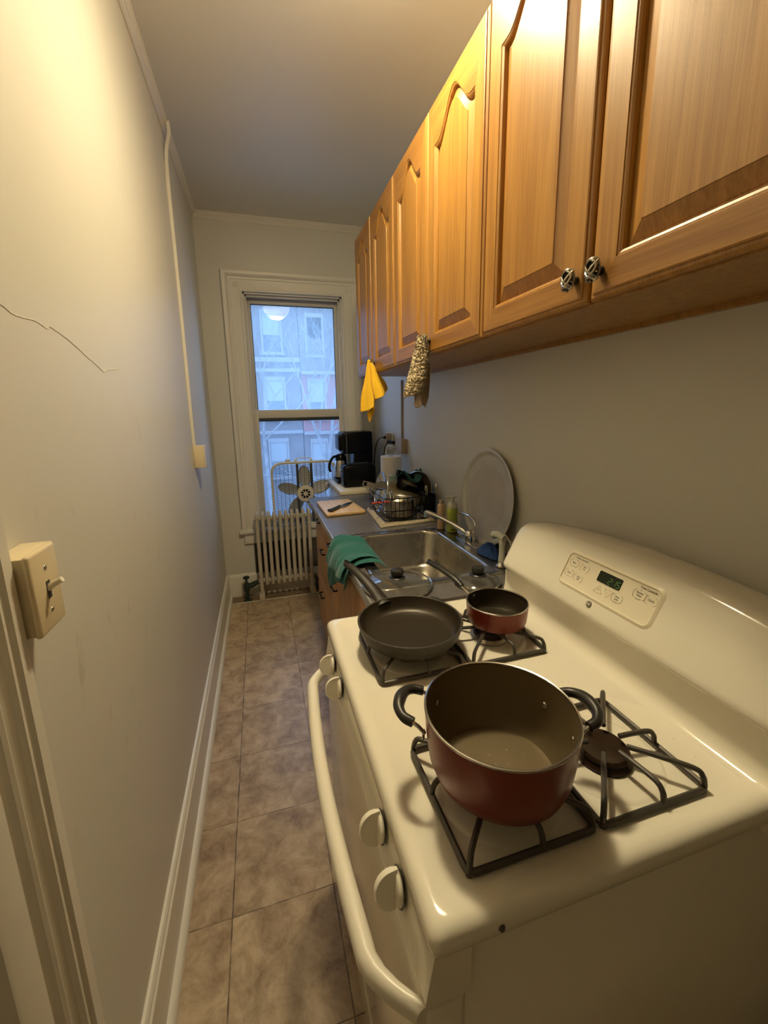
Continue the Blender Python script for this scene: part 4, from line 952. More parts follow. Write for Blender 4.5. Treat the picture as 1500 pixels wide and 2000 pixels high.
# ================================================================== COUNTER RUN
CT = 0.914
KX0, KX1, KY0, KY1 = 0.70, 1.22, 1.215, 1.83     # cut-out for the sink
mb = MB()
Z0 = CT - 0.036
mb.box(0.636, KX0, 1.092, 2.752, Z0, CT); mb.box(KX1, XR - 0.001, 1.092, 2.752, Z0, CT); mb.box(KX0, KX1, 1.092, KY0, Z0, CT); mb.box(KX0, KX1, KY1, 2.752, Z0, CT)
ctop = tag(mb.build('countertop', M['counter'], None, smooth=0), 'dark grey laminate countertop around the steel sink', 'countertop')
MB().box(0.631, 0.637, 1.092, 2.752, Z0 - .001, CT + .0005, 0.002).build('edge_strip', M['edge'], ctop)
ORGX = None
def base_unit(y0, y1, fronts, label):
    c = thing('base_cabinet', label, 'cabinet', (0.95, (y0 + y1) / 2, 0), 'base cabinets under the counter')
    mb = MB(); mb.box(0.676, XR - .002, y0, y0 + .016, 0.09, Z0 - .001); mb.box(0.676, XR - .002, y1 - .016, y1, 0.09, Z0 - .001); mb.box(0.676, XR - .002, y0, y1, 0.09, 0.11); mb.box(XR - .02, XR - .002, y0, y1, 0.09, Z0 - .001); mb.box(0.676, 0.694, y0, y1, 0.11, Z0 - .001); mb.box(0.73, XR - .002, y0, y1, 0, 0.09)
    mb.build('cabinet_body', M['base'], c, smooth=0)
    for (kind, a, b, z0, z1, hy, hz) in fronts:
        f = MB().box(0.656, 0.675, a + .0015, b - .0015, z0, z1, 0.002).build(kind, M['base'], c)
        mb = MB(); mb.tube([(0.657, hy - .045, hz), (0.636, hy - .045, hz), (0.636, hy + .045, hz), (0.657, hy + .045, hz)], 0.0045, 6); mb.build('handle', M['black'], f)
base_unit(1.095, 1.87, [('door', 1.095, 1.48, .10, .872, 1.435, .60), ('door', 1.48, 1.87, .10, .872, 1.525, .60)], 'wood base cabinet with two doors below the sink')
base_unit(1.872, 2.16, [('drawer', 1.872, 2.16, .735, .872, 1.995, .815), ('door', 1.872, 2.16, .10, .730, 1.93, .62)], 'narrow wood base cabinet left of the sink with one drawer above a door')
base_unit(2.162, 2.655, [('drawer', 2.162, 2.655, .765, .872, 2.41, .840), ('drawer', 2.162, 2.655, .46, .760, 2.30, .680), ('drawer', 2.162, 2.655, .10, .455, 2.41, .36)], 'wood base cabinet of drawers nearest the radiator')

# sink
sk = thing('kitchen_sink', 'stainless steel single bowl drop-in sink in dark counter', 'sink', (0.96, 1.52, CT))
def sl(x0, x1, y0, y1, r, z): return top_loop(x0, x1, y0, y1, r, z)
mb = MB()
zt = CT + 0.0045
mb.loft([sl(.684, 1.238, 1.200, 1.847, .03, CT + .0003), sl(.686, 1.236, 1.202, 1.845, .03, CT + .003), sl(.692, 1.230, 1.208, 1.839, .03, zt), sl(.700, 1.222, 1.216, 1.831, .03, zt), sl(.704, 1.218, 1.220, 1.827, .03, CT + .0015), sl(.722, 1.138, 1.240, 1.806, .06, CT + .001), sl(.728, 1.132, 1.246, 1.800, .065, CT + .0015), sl(.734, 1.126, 1.252, 1.794, .07, CT - .004), sl(.738, 1.122, 1.256, 1.790, .07, CT - .015), sl(.746, 1.114, 1.264, 1.782, .072, CT - .16), sl(.760, 1.100, 1.278, 1.768, .075, CT - .178), sl(.80, 1.06, 1.32, 1.73, .08, CT - .183)], True, False, True)
mb.build('sink_bowl', M['brushed'], sk, smooth=50)
mb = MB(); mb.lathe([(0, .001), (.026, .001), (.028, .003), (.042, .003), (.044, 0)], (0.93, 1.52, CT - .183), 28); mb.build('drain', M['steel'], sk)

# faucet
fc = thing('faucet', 'chrome single lever faucet with its spout swung towards the window', 'faucet', (1.19, 1.545, CT))
mb = MB(); mb.box(1.168, 1.214, 1.45, 1.64, CT + .002, CT + .010, .004); mb.lathe([(.024, .01), (.024, .035), (.021, .05), (.015, .058), (0, .060)], (1.19, 1.545, CT), 24); fb = mb.build('faucet_base', M['chrome'], fc)
mb = MB(); pts = spline([(1.187, 1.552, .950), (1.165, 1.592, .972), (1.125, 1.665, .996), (1.085, 1.738, 1.013), (1.074, 1.757, 1.014)], 5); mb.tube(pts, [.0105] * len(pts), 12); mb.tube([(1.074, 1.757, 1.018), (1.073, 1.758, .992)], [.0115, .0125], 12); mb.build('spout', M['chrome'], fc)
mb = MB(); pts = spline([(1.195, 1.535, .955), (1.200, 1.522, .985), (1.203, 1.528, 1.013), (1.204, 1.575, 1.026), (1.203, 1.64, 1.024), (1.202, 1.675, 1.018)], 6); mb.tube(pts, .006, 10); mb.build('lever', M['chrome'], fc)

# side sprayer
sr = thing('sink_sprayer', 'white side sprayer standing on the sink deck beside the stove', 'sprayer', (1.168, 1.262, CT))
mb = MB(); mb.lathe([(.020, .001), (.020, .006), (.014, .012), (.012, .02), (0, .02)], (1.168, 1.262, CT + .003), 20); mb.build('sprayer_base', M['chrome'], sr)
mb = MB(); mb.tube(spline([(1.168, 1.262, .930), (1.170, 1.266, .960), (1.174, 1.272, .995), (1.176, 1.276, 1.020)], 4), [.0125, .0125, .0125, .012, .011, .011, .011, .011, .012, .0135, .014, .013, .012], 12); mb.tube([(1.178, 1.262, 1.022), (1.172, 1.300, 1.028), (1.170, 1.325, 1.020)], [.014, .0135, .015], 12); sb_ = mb.build('sprayer_head', M['capwhite'], sr)
mb = MB(); mb.tube(spline([(1.180, 1.258, 1.034), (1.186, 1.240, 1.012), (1.186, 1.236, .985)], 4), .0045, 8, flat=1.6); mb.build('trigger', M['steel'], sb_)

# green cloth over the sink edge
def cloth_g(u, v):
    y = 1.40 + 0.36 * u + 0.02 * math.sin(5 * v)
    path = [(.772, .906), (.745, .924), (.70, .929), (.66, .931), (.628, .922), (.612, .890), (.604, .85), (.600, .80), (.602, .752), (.606, .715)]
    hang = 0.36 + 0.52 * math.exp(-((u - 0.84) / 0.33) ** 2)
    s_ = v * (0.47 + 0.53 * hang) * (len(path) - 1)
    i = min(int(s_), len(path) - 2); f = s_ - i
    x = path[i][0] * (1 - f) + path[i + 1][0] * f; z = path[i][1] * (1 - f) + path[i + 1][1] * f
    rid = 0.011 * math.sin(u * 15 + v * 3.2) + 0.006 * math.sin(u * 31 - v * 6 + 1)
    bulge = 0.013 * math.exp(-((u - .35 - .25 * v) / .10) ** 2)
    lift = max(0, min(1, (v - .05) * 5))
    if i < 4: z += (abs(rid) * .8 + bulge) * lift
    else: x -= (rid * .8 + bulge + .008); z += 0.004 * math.sin(9 * u)
    y += 0.03 * (v - .3) * (u - .4)
    return (x, y, z)
tag(MB().grid(cloth_g, 44, 40).build('dish_cloth', M['green'], None, smooth=180, solid=0.0022, sub=1), 'crumpled teal green cloth draped over the front edge of the sink', 'cloth')

def flap(u, v):
    y = 1.43 + 0.25 * u + .012 * math.sin(4 * v + 1)
    path = [(.752, .922), (.715, .938), (.67, .942), (.632, .936), (.607, .908), (.594, .872), (.589, .845)]
    s_ = v * (len(path) - 1) * (.80 + .2 * u); i = min(int(s_), len(path) - 2); f = s_ - i
    x = path[i][0] * (1 - f) + path[i + 1][0] * f; z = path[i][1] * (1 - f) + path[i + 1][1] * f
    r_ = .008 * math.sin(u * 12 - v * 2 + 2) + .012 * math.exp(-((u - .96) / .06) ** 2)
    if i < 3: z += r_ * .8 + .004
    else: x -= r_ * .8 + .006
    return (x, y + .05 * v * u, z)
dcl = bpy.data.objects['dish_cloth']
MB().grid(flap, 30, 24).build('folded_flap', M['green'], dcl, smooth=180, solid=.0022, sub=1)

# cutting board and knife
mb = MB(); L = [(.655, 2.548), (.664, 2.197), (.892, 2.205), (.862, 2.552)]
cx_, cy_ = sum(p[0] for p in L) / 4, sum(p[1] for p in L) / 4
def board_loop(s_, z):
    out = []
    for k in range(4):
        a = Vector(L[k - 1]); b = Vector(L[k]); c = Vector(L[(k + 1) % 4]); r = .018
        for t in range(6):
            f = t / 5; p0 = b + (a - b).normalized() * r; p2 = b + (c - b).normalized() * r
            q = p0 * (1 - f) ** 2 + b * 2 * f * (1 - f) + p2 * f * f
            out.append((cx_ + (q.x - cx_) * s_, cy_ + (q.y - cy_) * s_, z))
    return out
mb.loft([board_loop(.975, CT + .001), board_loop(.995, CT + .004), board_loop(1, CT + .008), board_loop(1, CT + .015), board_loop(.99, CT + .0185), board_loop(.98, CT + .019)], True, True, True)
tag(mb.build('cutting_board', M['bamboo'], None), 'pale wooden cutting board on the counter by the window', 'cutting board')
kn = thing('kitchen_knife', 'kitchen knife with black handle lying on the wooden cutting board', 'knife', (.76, 2.33, CT + .0195))
A = Vector((.688, 2.238, CT + .029)); B = Vector((.762, 2.325, CT + .029)); C_ = Vector((.862, 2.448, CT + .026))
dk = (C_ - A).normalized(); sk_ = Vector((dk.y, -dk.x, 0)).normalized()
mb = MB(); loops = []
for k in range(11):
    t = k / 10; p = A + (B - A) * t; wv = .0115 + .003 * math.sin(PI * t * 1.4) + (.003 if t < .12 else 0); p = p + sk_ * .004 * math.sin(PI * t)
    loops.append([p + sk_ * wv * math.cos(2 * PI * j / 12) + Vector((0, 0, .0085 * math.sin(2 * PI * j / 12))) for j in range(12)])
mb.loft(loops, True, True, True); mb.build('handle', M['blackrub'], kn)
mb = MB(); bl = [(0, -.012), (.01, -.012), (.03, -.012), (.09, -.011), (.125, -.007), (.145, .004), (.148, .010), (.13, .018), (.09, .024), (.03, .025), (.012, .024), (0, .012)]
mb.loft([[B + dk * (a - .004) + sk_ * b + Vector((0, 0, -.004 + dz)) for a, b in bl] for dz in (-.0012, .0012)], True, True, True); mb.build('blade', M['steel'], kn, smooth=0)

# small white cabinet with cream top at the end of the counter
sc_ = thing('side_cabinet', 'small white cabinet with cream slab top between counter and window wall', 'cabinet', (1.05, 3.03, 0))
MB().box(0.862, XR - .004, 2.775, 3.30, 0.0, 0.914, .003).build('cabinet_body', M['cart'], sc_)
MB().box(0.846, XR - .004, 2.756, 3.325, 0.914, 0.942, .004).build('cabinet_top', M['creamslab'], sc_)
TZ = 0.9422

# toaster
tt = thing('toaster', 'black toaster on the cream cabinet top in front of the coffee maker', 'toaster', (1.02, 2.93, TZ))
mb = MB(); T0, T1, TY0, TY1 = .897, 1.142, 2.865, 3.005
def tl(i_, z): return top_loop(T0 + i_, T1 - i_, TY0 + i_, TY1 - i_, .03, z)
mb.loft([tl(.006, TZ + .006), tl(0, TZ + .014), tl(0, TZ + .135), tl(.003, TZ + .15), tl(.010, TZ + .161), tl(.022, TZ + .166)], True, True, True); mb.build('toaster_body', M['black'], tt)
mb = MB()
for y in (2.905, 2.945): mb.box(.94, 1.10, y, y + .022, TZ + .1655, TZ + .1675)
mb.build('bread_slots', M['gasket'], tt, smooth=0)
mb = MB()
for x in (.92, 1.12):
    for y in (2.885, 2.985): mb.lathe([(.010, 0), (.010, .008), (0, .008)], (x, y, TZ), 12)
mb.build('feet', M['blackrub'], tt)
mb = MB(); mb.box(.882, .899, 2.92, 2.95, TZ + .115, TZ + .128, .004); mb.build('lever', M['steel'], tt)

# coffee maker with carafe
cm = thing('coffee_maker', 'black drip coffee maker behind the toaster on cream cabinet top', 'coffee maker', (1.05, 3.15, TZ))
mb = MB(); mb.box(.885, 1.165, 3.045, 3.235, TZ, TZ + .032, .008); mb.build('warming_base', M['black'], cm)
mb = MB(); mb.box(1.02, 1.165, 3.045, 3.235, TZ + .02, TZ + .39, .012, 3); mb.build('water_tank', M['black'], cm)
mb = MB(); mb.box(.932, 1.165, 3.040, 3.235, TZ + .225, TZ + .388, .014, 3); hd_ = mb.build('brew_head', M['black'], cm)
mb = MB(); mb.box(.905, .955, 3.06, 3.22, TZ + .248, TZ + .372, .018, 3); mb.build('filter_basket', M['black'], cm)
mb = MB(); mb.box(.960, .964, 3.037, 3.0405, TZ + .17, TZ + .375); mb.build('chrome_trim', M['steel'], cm)
ca = thing('coffee_carafe', 'stainless coffee carafe with black handle on the coffee maker base', 'carafe', (.925, 3.14, TZ + .033))
cz = TZ + .033; cxx, cyy = .932, 3.14
MB().lathe([(0, .001), (.052, .001), (.055, .006), (.055, .012)], (cxx, cyy, cz), 36).build('carafe_base', M['black'], ca)
MB().lathe([(.0545, .012), (.056, .03), (.053, .08), (.046, .13), (.043, .14)], (cxx, cyy, cz), 36).build('carafe_body', M['steel'], ca)
MB().lathe([(.044, .138), (.042, .16), (.036, .175), (.03, .185), (0, .188)], (cxx, cyy, cz), 36).build('carafe_lid', M['black'], ca)
mb = MB(); pts = spline([(cxx - .030, cyy - .015, cz + .172), (cxx - .062, cyy - .02, cz + .165), (cxx - .090, cyy - .025, cz + .125), (cxx - .094, cyy - .026, cz + .08), (cxx - .088, cyy - .025, cz + .055)], 5); mb.tube(pts, [.010] * (len(pts) - 1) + [.008], 10); mb.build('handle', M['black'], ca)

# paper towel
tw = thing('paper_towel_roll', 'white roll of paper towels standing on the counter by the wall', 'paper towels', (1.150, 2.54, CT))
prf = [(.020, .283), (.064, .283), (.068, .279), (.068, .003), (.064, .0005), (.020, .0005)]
MB().lathe(prf, (1.150, 2.54, CT), 44).build('paper_roll', M['paper'], tw)
mb = MB(); mb.lathe([(.021, .0005), (.021, .281), (.0185, .281), (.0185, .0005)], (1.150, 2.54, CT), 28); mb.build('cardboard_core', M['tan'], tw)

# pizza pan leaning on the wall
pzp = thing('pizza_pan', 'round dull aluminium pizza pan with perforated dimples leaning on the wall behind the faucet', 'pan', (1.228, 1.508, CT + .003))
ax = Vector((-.9968, .0, .08)).normalized(); up_ = (Vector((0, 0, 1)) - ax * ax.z).normalized(); rt = up_.cross(ax)
PR = .205; pc = Vector((1.2275, 1.508, CT + .0035)) + up_ * PR
PTm = Matrix(((rt.x, up_.x, ax.x, pc.x), (rt.y, up_.y, ax.y, pc.y), (rt.z, up_.z, ax.z, pc.z), (0, 0, 0, 1)))
MB().lathe([(0, 0), (.178, 0), (.183, .002), (.192, .010), (.199, .0115), (PR, .010), (PR, .008), (.198, .009), (.191, .0078), (.181, -.001), (0, -.002)], seg=72, T=PTm).build('pan_body', M['pizza'], pzp)
mb = MB()
for i in range(-14, 15):
    for j in range(-16, 17):
        x = i * .0105 + (.00525 if j % 2 else 0); y = j * .0091
        if x * x + y * y < .142 ** 2 and not (abs(x) < .02 and y < -.1): mb.loft([[PTm @ Vector((x + .0026 * math.cos(2 * PI * k / 6), y + .0026 * math.sin(2 * PI * k / 6), .0004)) for k in range(6)]], True, True)
mb.build('perforations', M['tan'], pzp, smooth=0)

# blue cloth beneath the pan
def blue(u, v):
    a = u * 2 * PI; r = v
    x = 1.192 + .038 * r * math.cos(a) * (1 + .12 * math.sin(3 * a)); y = 1.385 + .075 * r * math.sin(a) * (1 + .1 * math.sin(2 * a + 1))
    return (x, y, CT + .006 + .038 * max(0, 1 - r ** 2.2) * (1 + .25 * math.sin(5 * a + 3 * r)) )
tag(MB().grid(blue, 36, 10).build('scrub_cloth', M['blue'], None, smooth=180), 'crumpled dark blue cloth on the sink deck below the pizza pan', 'cloth')

# soap bottles
gb = thing('soap_bottle', 'green pump bottle of dish soap behind the sink', 'bottle', (1.190, 1.722, CT + .003))
bx, by, bz = 1.190, 1.722, CT + .003
MB().lathe([(0, 0), (.023, .001), (.0255, .006), (.0255, .055), (.0235, .075), (.0255, .095), (.0255, .112), (.021, .122), (.017, .126)], (bx, by, bz), 32).build('bottle_body', M['soapgreen'], gb)
mb = MB(); mb.lathe([(.0245, .118), (.024, .128), (.018, .142), (.010, .146), (.0095, .160), (.017, .163), (.017, .174), (0, .176)], (bx, by, bz), 28); mb.box(bx - .036, bx, by - .007, by + .007, bz + .163, bz + .173, .003); mb.build('pump', M['capwhite'], gb)
mb = MB(); text_mesh('R&B', .010, Matrix.Translation((bx - .0085, by - .0245, bz + .016)) @ Matrix.Rotation(-.33, 4, 'Z') @ Matrix.Rotation(PI / 2, 4, 'X'), mb, .0003); mb.build('bottle_print', M['text'], gb, smooth=0)
pb = thing('soap_bottle', 'slim beige bottle standing beside the green soap bottle', 'bottle', (1.168, 1.785, CT + .003))
bx, by = 1.163, 1.785
MB().lathe([(0, 0), (.018, .001), (.0195, .005), (.0195, .112), (.017, .122), (.012, .127)], (bx, by, bz), 28).build('bottle_body', M['soappink'], pb)
MB().lathe([(.013, .124), (.013, .142), (0, .143)], (bx, by, bz), 20).build('bottle_cap', M['tan'], pb)

# ================================================================== DISH RACK GROUP
def mat_t(u, v):
    x = .885 + .315 * u + .03 * (1 - u) * v; y = 1.895 + .40 * v + .03 * u * (1 - v)
    e = min(u, 1 - u) * .315; e2 = min(v, 1 - v) * .4; ee = min(e, e2)
    z = CT + .003 + (.019 if e == ee and u < .5 else .011) * math.exp(-((ee - .022) / .016) ** 2) + .0015 * math.sin(40 * x) * math.sin(37 * y)
    if ee < .006: z = CT + .0025
    return (x, y, z)
tag(MB().grid(mat_t, 50, 56).build('drying_towel', M['mattowel'], None, smooth=180, solid=.002), 'cream folded terry towel spread under the dish rack', 'towel')
rk = thing('dish_rack', 'black wire dish rack standing on the cream towel', 'dish rack', (1.04, 2.11, CT + .012))
mb = MB(); RX, RX1, RY, RY1 = .925, 1.165, 1.935, 2.275; zr = CT + .020
for z in (zr, zr + .05, zr + .115): mb.tube([((RX + RX1) / 2 + a, (RY + RY1) / 2 + b, z) for a, b in rrect(RX1 - RX, RY1 - RY, .03, 5)], .0028, 6, True)
for k in range(9):
    x = RX + .03 + k * (RX1 - RX - .06) / 8
    mb.tube([(x, RY, zr + .115), (x, RY, zr), (x, RY1, zr), (x, RY1, zr + .115)], .0018, 5)
for k in range(10):
    y = RY + .03 + k * (RY1 - RY - .06) / 9
    mb.tube([(RX, y, zr + .115), (RX, y, zr), (RX1, y, zr), (RX1, y, zr + .115)], .0018, 5)
for x in (RX + .03, RX1 - .03):
    for y in (RY + .03, RY1 - .03): mb.tube([(x, y, zr), (x, y, CT + .010)], .004, 6)
mb.build('wire_frame', M['black'], rk)
# steel pot with red handle
rp = thing('steel_pot', 'small steel saucepan with red handle in the front of dish rack', 'pot', (1.04, 2.02, zr + .003))
ux, uy, uz = 1.035, 2.035, zr + .0045
mb = MB(); mb.lathe([(0, .0), (.066, .0), (.073, .006), (.0765, .02), (.078, .085), (.0805, .088), (.0795, .090), (.076, .086), (.0735, .02), (.068, .006), (0, .004)], (ux, uy, uz), 48); mb.build('pot_body', M['brushed'], rp)
mb = MB(); pts = [(.968, 2.0, uz + .083), (.93, 1.99, uz + .086), (.865, 1.975, uz + .088)]; mb.tube(spline(pts, 5), .0055, 8, flat=.7); mb.build('handle', M['redplastic'], rp)
# bronze glass lid standing behind it
ax2 = Vector((-.15, -.66, .72)).normalized(); up2 = (Vector((0, 0, 1)) - ax2 * ax2.z).normalized(); rt2 = up2.cross(ax2); c2 = Vector((1.085, 2.140, zr + .088))
T2 = Matrix(((rt2.x, up2.x, ax2.x, c2.x), (rt2.y, up2.y, ax2.y, c2.y), (rt2.z, up2.z, ax2.z, c2.z), (0, 0, 0, 1)))
bl_ = thing('pot_lid', 'round dull bronze lid leaning behind the steel saucepan', 'lid', tuple(c2))
MB().lathe([(0, .020), (.045, .017), (.08, .010), (.106, .002), (.109, 0), (.106, -.002), (.08, .007), (.045, .014), (0, .017)], seg=44, T=T2).build('lid_dome', M['brownglass'], bl_)
# clear lid standing on the left of the rack
ax3 = Vector((-.98, -.03, .17)).normalized(); up3 = (Vector((0, 0, 1)) - ax3 * ax3.z).normalized(); rt3 = up3.cross(ax3); c3 = Vector((.958, 2.130, zr + .004 + .112))
T3 = Matrix(((rt3.x, up3.x, ax3.x, c3.x), (rt3.y, up3.y, ax3.y, c3.y), (rt3.z, up3.z, ax3.z, c3.z), (0, 0, 0, 1)))
gl3 = thing('pot_lid', 'clear glass lid with steel rim standing upright at the left of the dish rack', 'lid', tuple(c3))
MB().lathe([(0, -.022), (.04, -.020), (.08, -.011), (.108, 0)], seg=48, T=T3).build('glass', M['lidglass'], gl3, smooth=60)
MB().tube([T3 @ Vector((.109 * math.cos(2 * PI * k / 56), .109 * math.sin(2 * PI * k / 56), 0)) for k in range(56)], .0032, 8, True).build('lid_rim', M['steel'], gl3)
# plates on edge beside the lid
for k, (dx, lab) in enumerate(((.018, 'white plate on edge in the rack next to the clear lid'), (.034, 'second white plate on edge in the rack, nearer the steel saucepan'))):
    c4 = Vector((.962 + dx, 2.07, zr + .004 + .062)); T4 = Matrix(((rt3.x, up3.x, ax3.x, c4.x), (rt3.y, up3.y, ax3.y, c4.y), (rt3.z, up3.z, ax3.z, c4.z), (0, 0, 0, 1)))
    tag(MB().lathe([(0, 0), (.035, 0), (.045, .004), (.06, .008), (.061, .0065), (.046, .002), (.036, -.002), (0, -.002)], seg=36, T=T4).build('plate', M['steel'] if k else M['capwhite'], None), lab.replace('white plate', 'pale plate') if not k else 'thin steel plate on edge in the rack, nearer the steel saucepan', 'plate', 'plates standing in the dish rack')
# dark frying pan standing at the back right
ax5 = Vector((-.85, -.48, .20)).normalized(); up5 = (Vector((0, 0, 1)) - ax5 * ax5.z).normalized(); rt5 = up5.cross(ax5); c5 = Vector((1.190, 2.165, zr + .108))
T5 = Matrix(((rt5.x, up5.x, ax5.x, c5.x), (rt5.y, up5.y, ax5.y, c5.y), (rt5.z, up5.z, ax5.z, c5.z), (0, 0, 0, 1)))
dp = thing('dark_pan', 'dark pan with bright steel rim standing on edge at the back of the dish rack', 'pan', tuple(c5))
MB().lathe([(0, -.03), (.075, -.03), (.09, -.02), (.102, .006), (.099, .006), (.087, -.017), (.073, -.026), (0, -.026)], seg=48, T=T5).build('pan_body', M['panblack'], dp)
MB().tube([T5 @ Vector((.1015 * math.cos(2 * PI * k / 56), .1015 * math.sin(2 * PI * k / 56), .007)) for k in range(56)], .003, 8, True).build('pan_rim', M['steel'], dp)
# black loaf pan tipped on top
T6 = Matrix.Translation((1.135, 2.165, zr + .148)) @ Matrix.Rotation(-.25, 4, 'Z') @ Matrix.Rotation(.38, 4, 'Y') @ Matrix.Rotation(.35, 4, 'X')
mb = MB()
def lp(w_, d_, z): return [T6 @ Vector((a, b, z)) for a, b in rrect(w_, d_, .012, 4)]
mb.loft([lp(.125, .10, -.022), lp(.135, .11, -.018), lp(.150, .125, .022), lp(.158, .133, .024), lp(.158, .133, .022), lp(.146, .121, .019), lp(.131, .106, -.015)], True, True, True)
tag(mb.build('loaf_pan', M['black'], None), 'small black oblong baking pan tipped on top of the dish rack pile', 'pan')
# teal cloth and grey green pouch on the pile
def teal(u, v):
    x = 1.095 + .135 * u; y = 2.19 + .09 * v + .02 * math.sin(6 * u)
    return (x, y, zr + .172 + .022 * math.sin(7 * u + 2 * v) * (1 - v * .4) + .025 * abs(u - .45) + .016 * math.cos(9 * v + 3 * u))
tag(MB().grid(teal, 18, 14).build('teal_rag', M['tealdark'], None, smooth=180, solid=.003), 'crumpled dark teal rag on top of the black baking pan', 'cloth')
mb = MB(); mb.box(1.062, 1.160, 2.292, 2.318, zr + .080, zr + .178, .010, 3, T=Matrix.Translation((0, 0, 0)))
tag(mb.build('pouch', M['bag'], None), 'grey green pouch standing in front of the paper towel roll', 'pouch')
# utensil holder with utensils
uh = tag(MB().lathe([(.034, .10), (.036, .10), (.033, .0), (0, .0), (0, .004), (.031, .004), (.034, .10)], (1.205, 2.03, zr + .002), 28).build('utensil_holder', M['black'], None), 'black utensil holder at the right end of the dish rack', 'holder')
for k, (dx, dy, tx, ty, h, m_, lab) in enumerate(((-.012, -.010, -.018, -.012, .150, 'steel', 'steel spoon leaning left in the black utensil holder'), (.010, -.008, .020, -.016, .158, 'steel', 'steel fork upright at the front of the black utensil holder'), (.002, .012, -.004, .02, .135, 'black', 'black plastic utensil at the back of the utensil holder'))):
    b0 = Vector((1.205 + dx, 2.03 + dy, zr + .008)); b1 = b0 + Vector((tx, ty, h))
    mb = MB(); n = 12
    mb.tube([b0 + (b1 - b0) * t / n for t in range(n + 1)], [.003] * 8 + [.004, .008, .0105, .010, .004], 8, flat=.45)
    tag(mb.build(('spoon', 'fork', 'spatula')[k], M[m_], None), lab, 'utensil', 'utensils in the holder')
# metal spatula poking out on the left
spt = thing('serving_utensil', 'metal utensil with slotted flat grip sticking out of the dish rack towards the toaster', 'utensil', (.90, 2.2, zr + .03))
o0 = Vector((.880, 2.215, zr + .155)); o1 = Vector((.975, 2.250, zr + .122)); dd_ = (o1 - o0).normalized(); ss_ = Vector((0, 0, 1)).cross(dd_).normalized(); uu_ = dd_.cross(ss_)
mb = MB()
def fr(a0, a1, b0, b1): mb.loft([[o0 + dd_ * a + uu_ * b + ss_ * c for a, b in ((a0, b0), (a1, b0), (a1, b1), (a0, b1))] for c in (-.002, .002)], True, True, True)
fr(0, .035, -.016, -.011); fr(0, .035, .011, .016); fr(0, .006, -.016, .016); fr(.029, .102, -.016, .016)
mb.build('flat_grip', M['alu'], spt, smooth=0)
mb = MB(); mb.tube([o0 + dd_ * .02 - uu_ * .016, Vector((.925, 2.10, zr + .085)), Vector((.955, 2.03, zr + .055))], .003, 6); mb.build('rod', M['steel'], spt)

# ================================================================== HANGING CLOTHS
def fan_cloth(apex, hem, depth, folds, seed):
    n = len(hem)
    def fn(u, v):
        s_ = u * (n - 1); i = min(int(s_), n - 2); f = s_ - i; f = f * f * (3 - 2 * f)
        b = Vector(hem[i]) * (1 - f) + Vector(hem[i + 1]) * f
        a = Vector(apex) + Vector(((u - .5) * .018, 0, -.010 * abs(u - .5)))
        k = v ** 0.85
        p = a * (1 - k) + b * k
        p.y += depth * v ** .7 * math.sin(u * folds * 2 * PI + seed) * (0.6 + .4 * v)
        p.x += .006 * math.sin(v * 7 + u * 9 + seed) * v
        p.z += .010 * math.sin(PI * v) * (1 - abs(2 * u - 1))
        return p
    return fn
yc = fan_cloth((.908, 2.125, 1.748), [(.846, 2.10, 1.483), (.880, 2.083, 1.490), (.911, 2.078, 1.508), (.897, 2.108, 1.470), (.903, 2.122, 1.430), (.926, 2.116, 1.487), (.918, 2.072, 1.546), (.956, 2.066, 1.560), (1.000, 2.085, 1.600)], .013, 3.1, .4)
tag(MB().grid(yc, 96, 44).build('yellow_cloth', M['yellow'], None, smooth=180, solid=.0025), 'bright yellow cloth hanging from a cabinet knob near the window', 'cloth')
rndb = random.Random(4)
def beige(u, v):
    a = u * 2 * PI
    wv = .011 + .024 * min(1, v * 2.2) ** .8 + .003 * math.sin(8 * v + 1)
    cx = .910 - .030 * v ** 1.3 + .004 * math.sin(5 * v); cz_ = 1.745 - .198 * v
    cy = 1.408 + .0 * v
    j = lambda: rndb.uniform(-.0034, .0034) if 0 < u < 1 else 0
    return (cx + wv * math.cos(a) * .95 + .0016 * math.sin(3 * a + 6 * v) + j(), cy + (wv * .62) * math.sin(a) + j(), cz_ + .012 * math.cos(a) * v + j())
bt = thing('hand_towel', 'shaggy beige hand towel hanging from a cabinet knob above the counter', 'towel', (.90, 1.408, 1.55))
MB().grid(beige, 56, 90).build('terry_front', M['beige'], bt, smooth=180, solid=.002)
hem2 = [(.884, 1.425, 1.508), (.893, 1.415, 1.498), (.905, 1.40, 1.503), (.915, 1.425, 1.512), (.930, 1.43, 1.499), (.940, 1.42, 1.535), (.945, 1.41, 1.60)]
MB().grid(fan_cloth((.917, 1.425, 1.738), hem2, .010, 1.5, 1.0), 40, 30).build('towel_back', M['tan'], bt, smooth=180, solid=.0025)

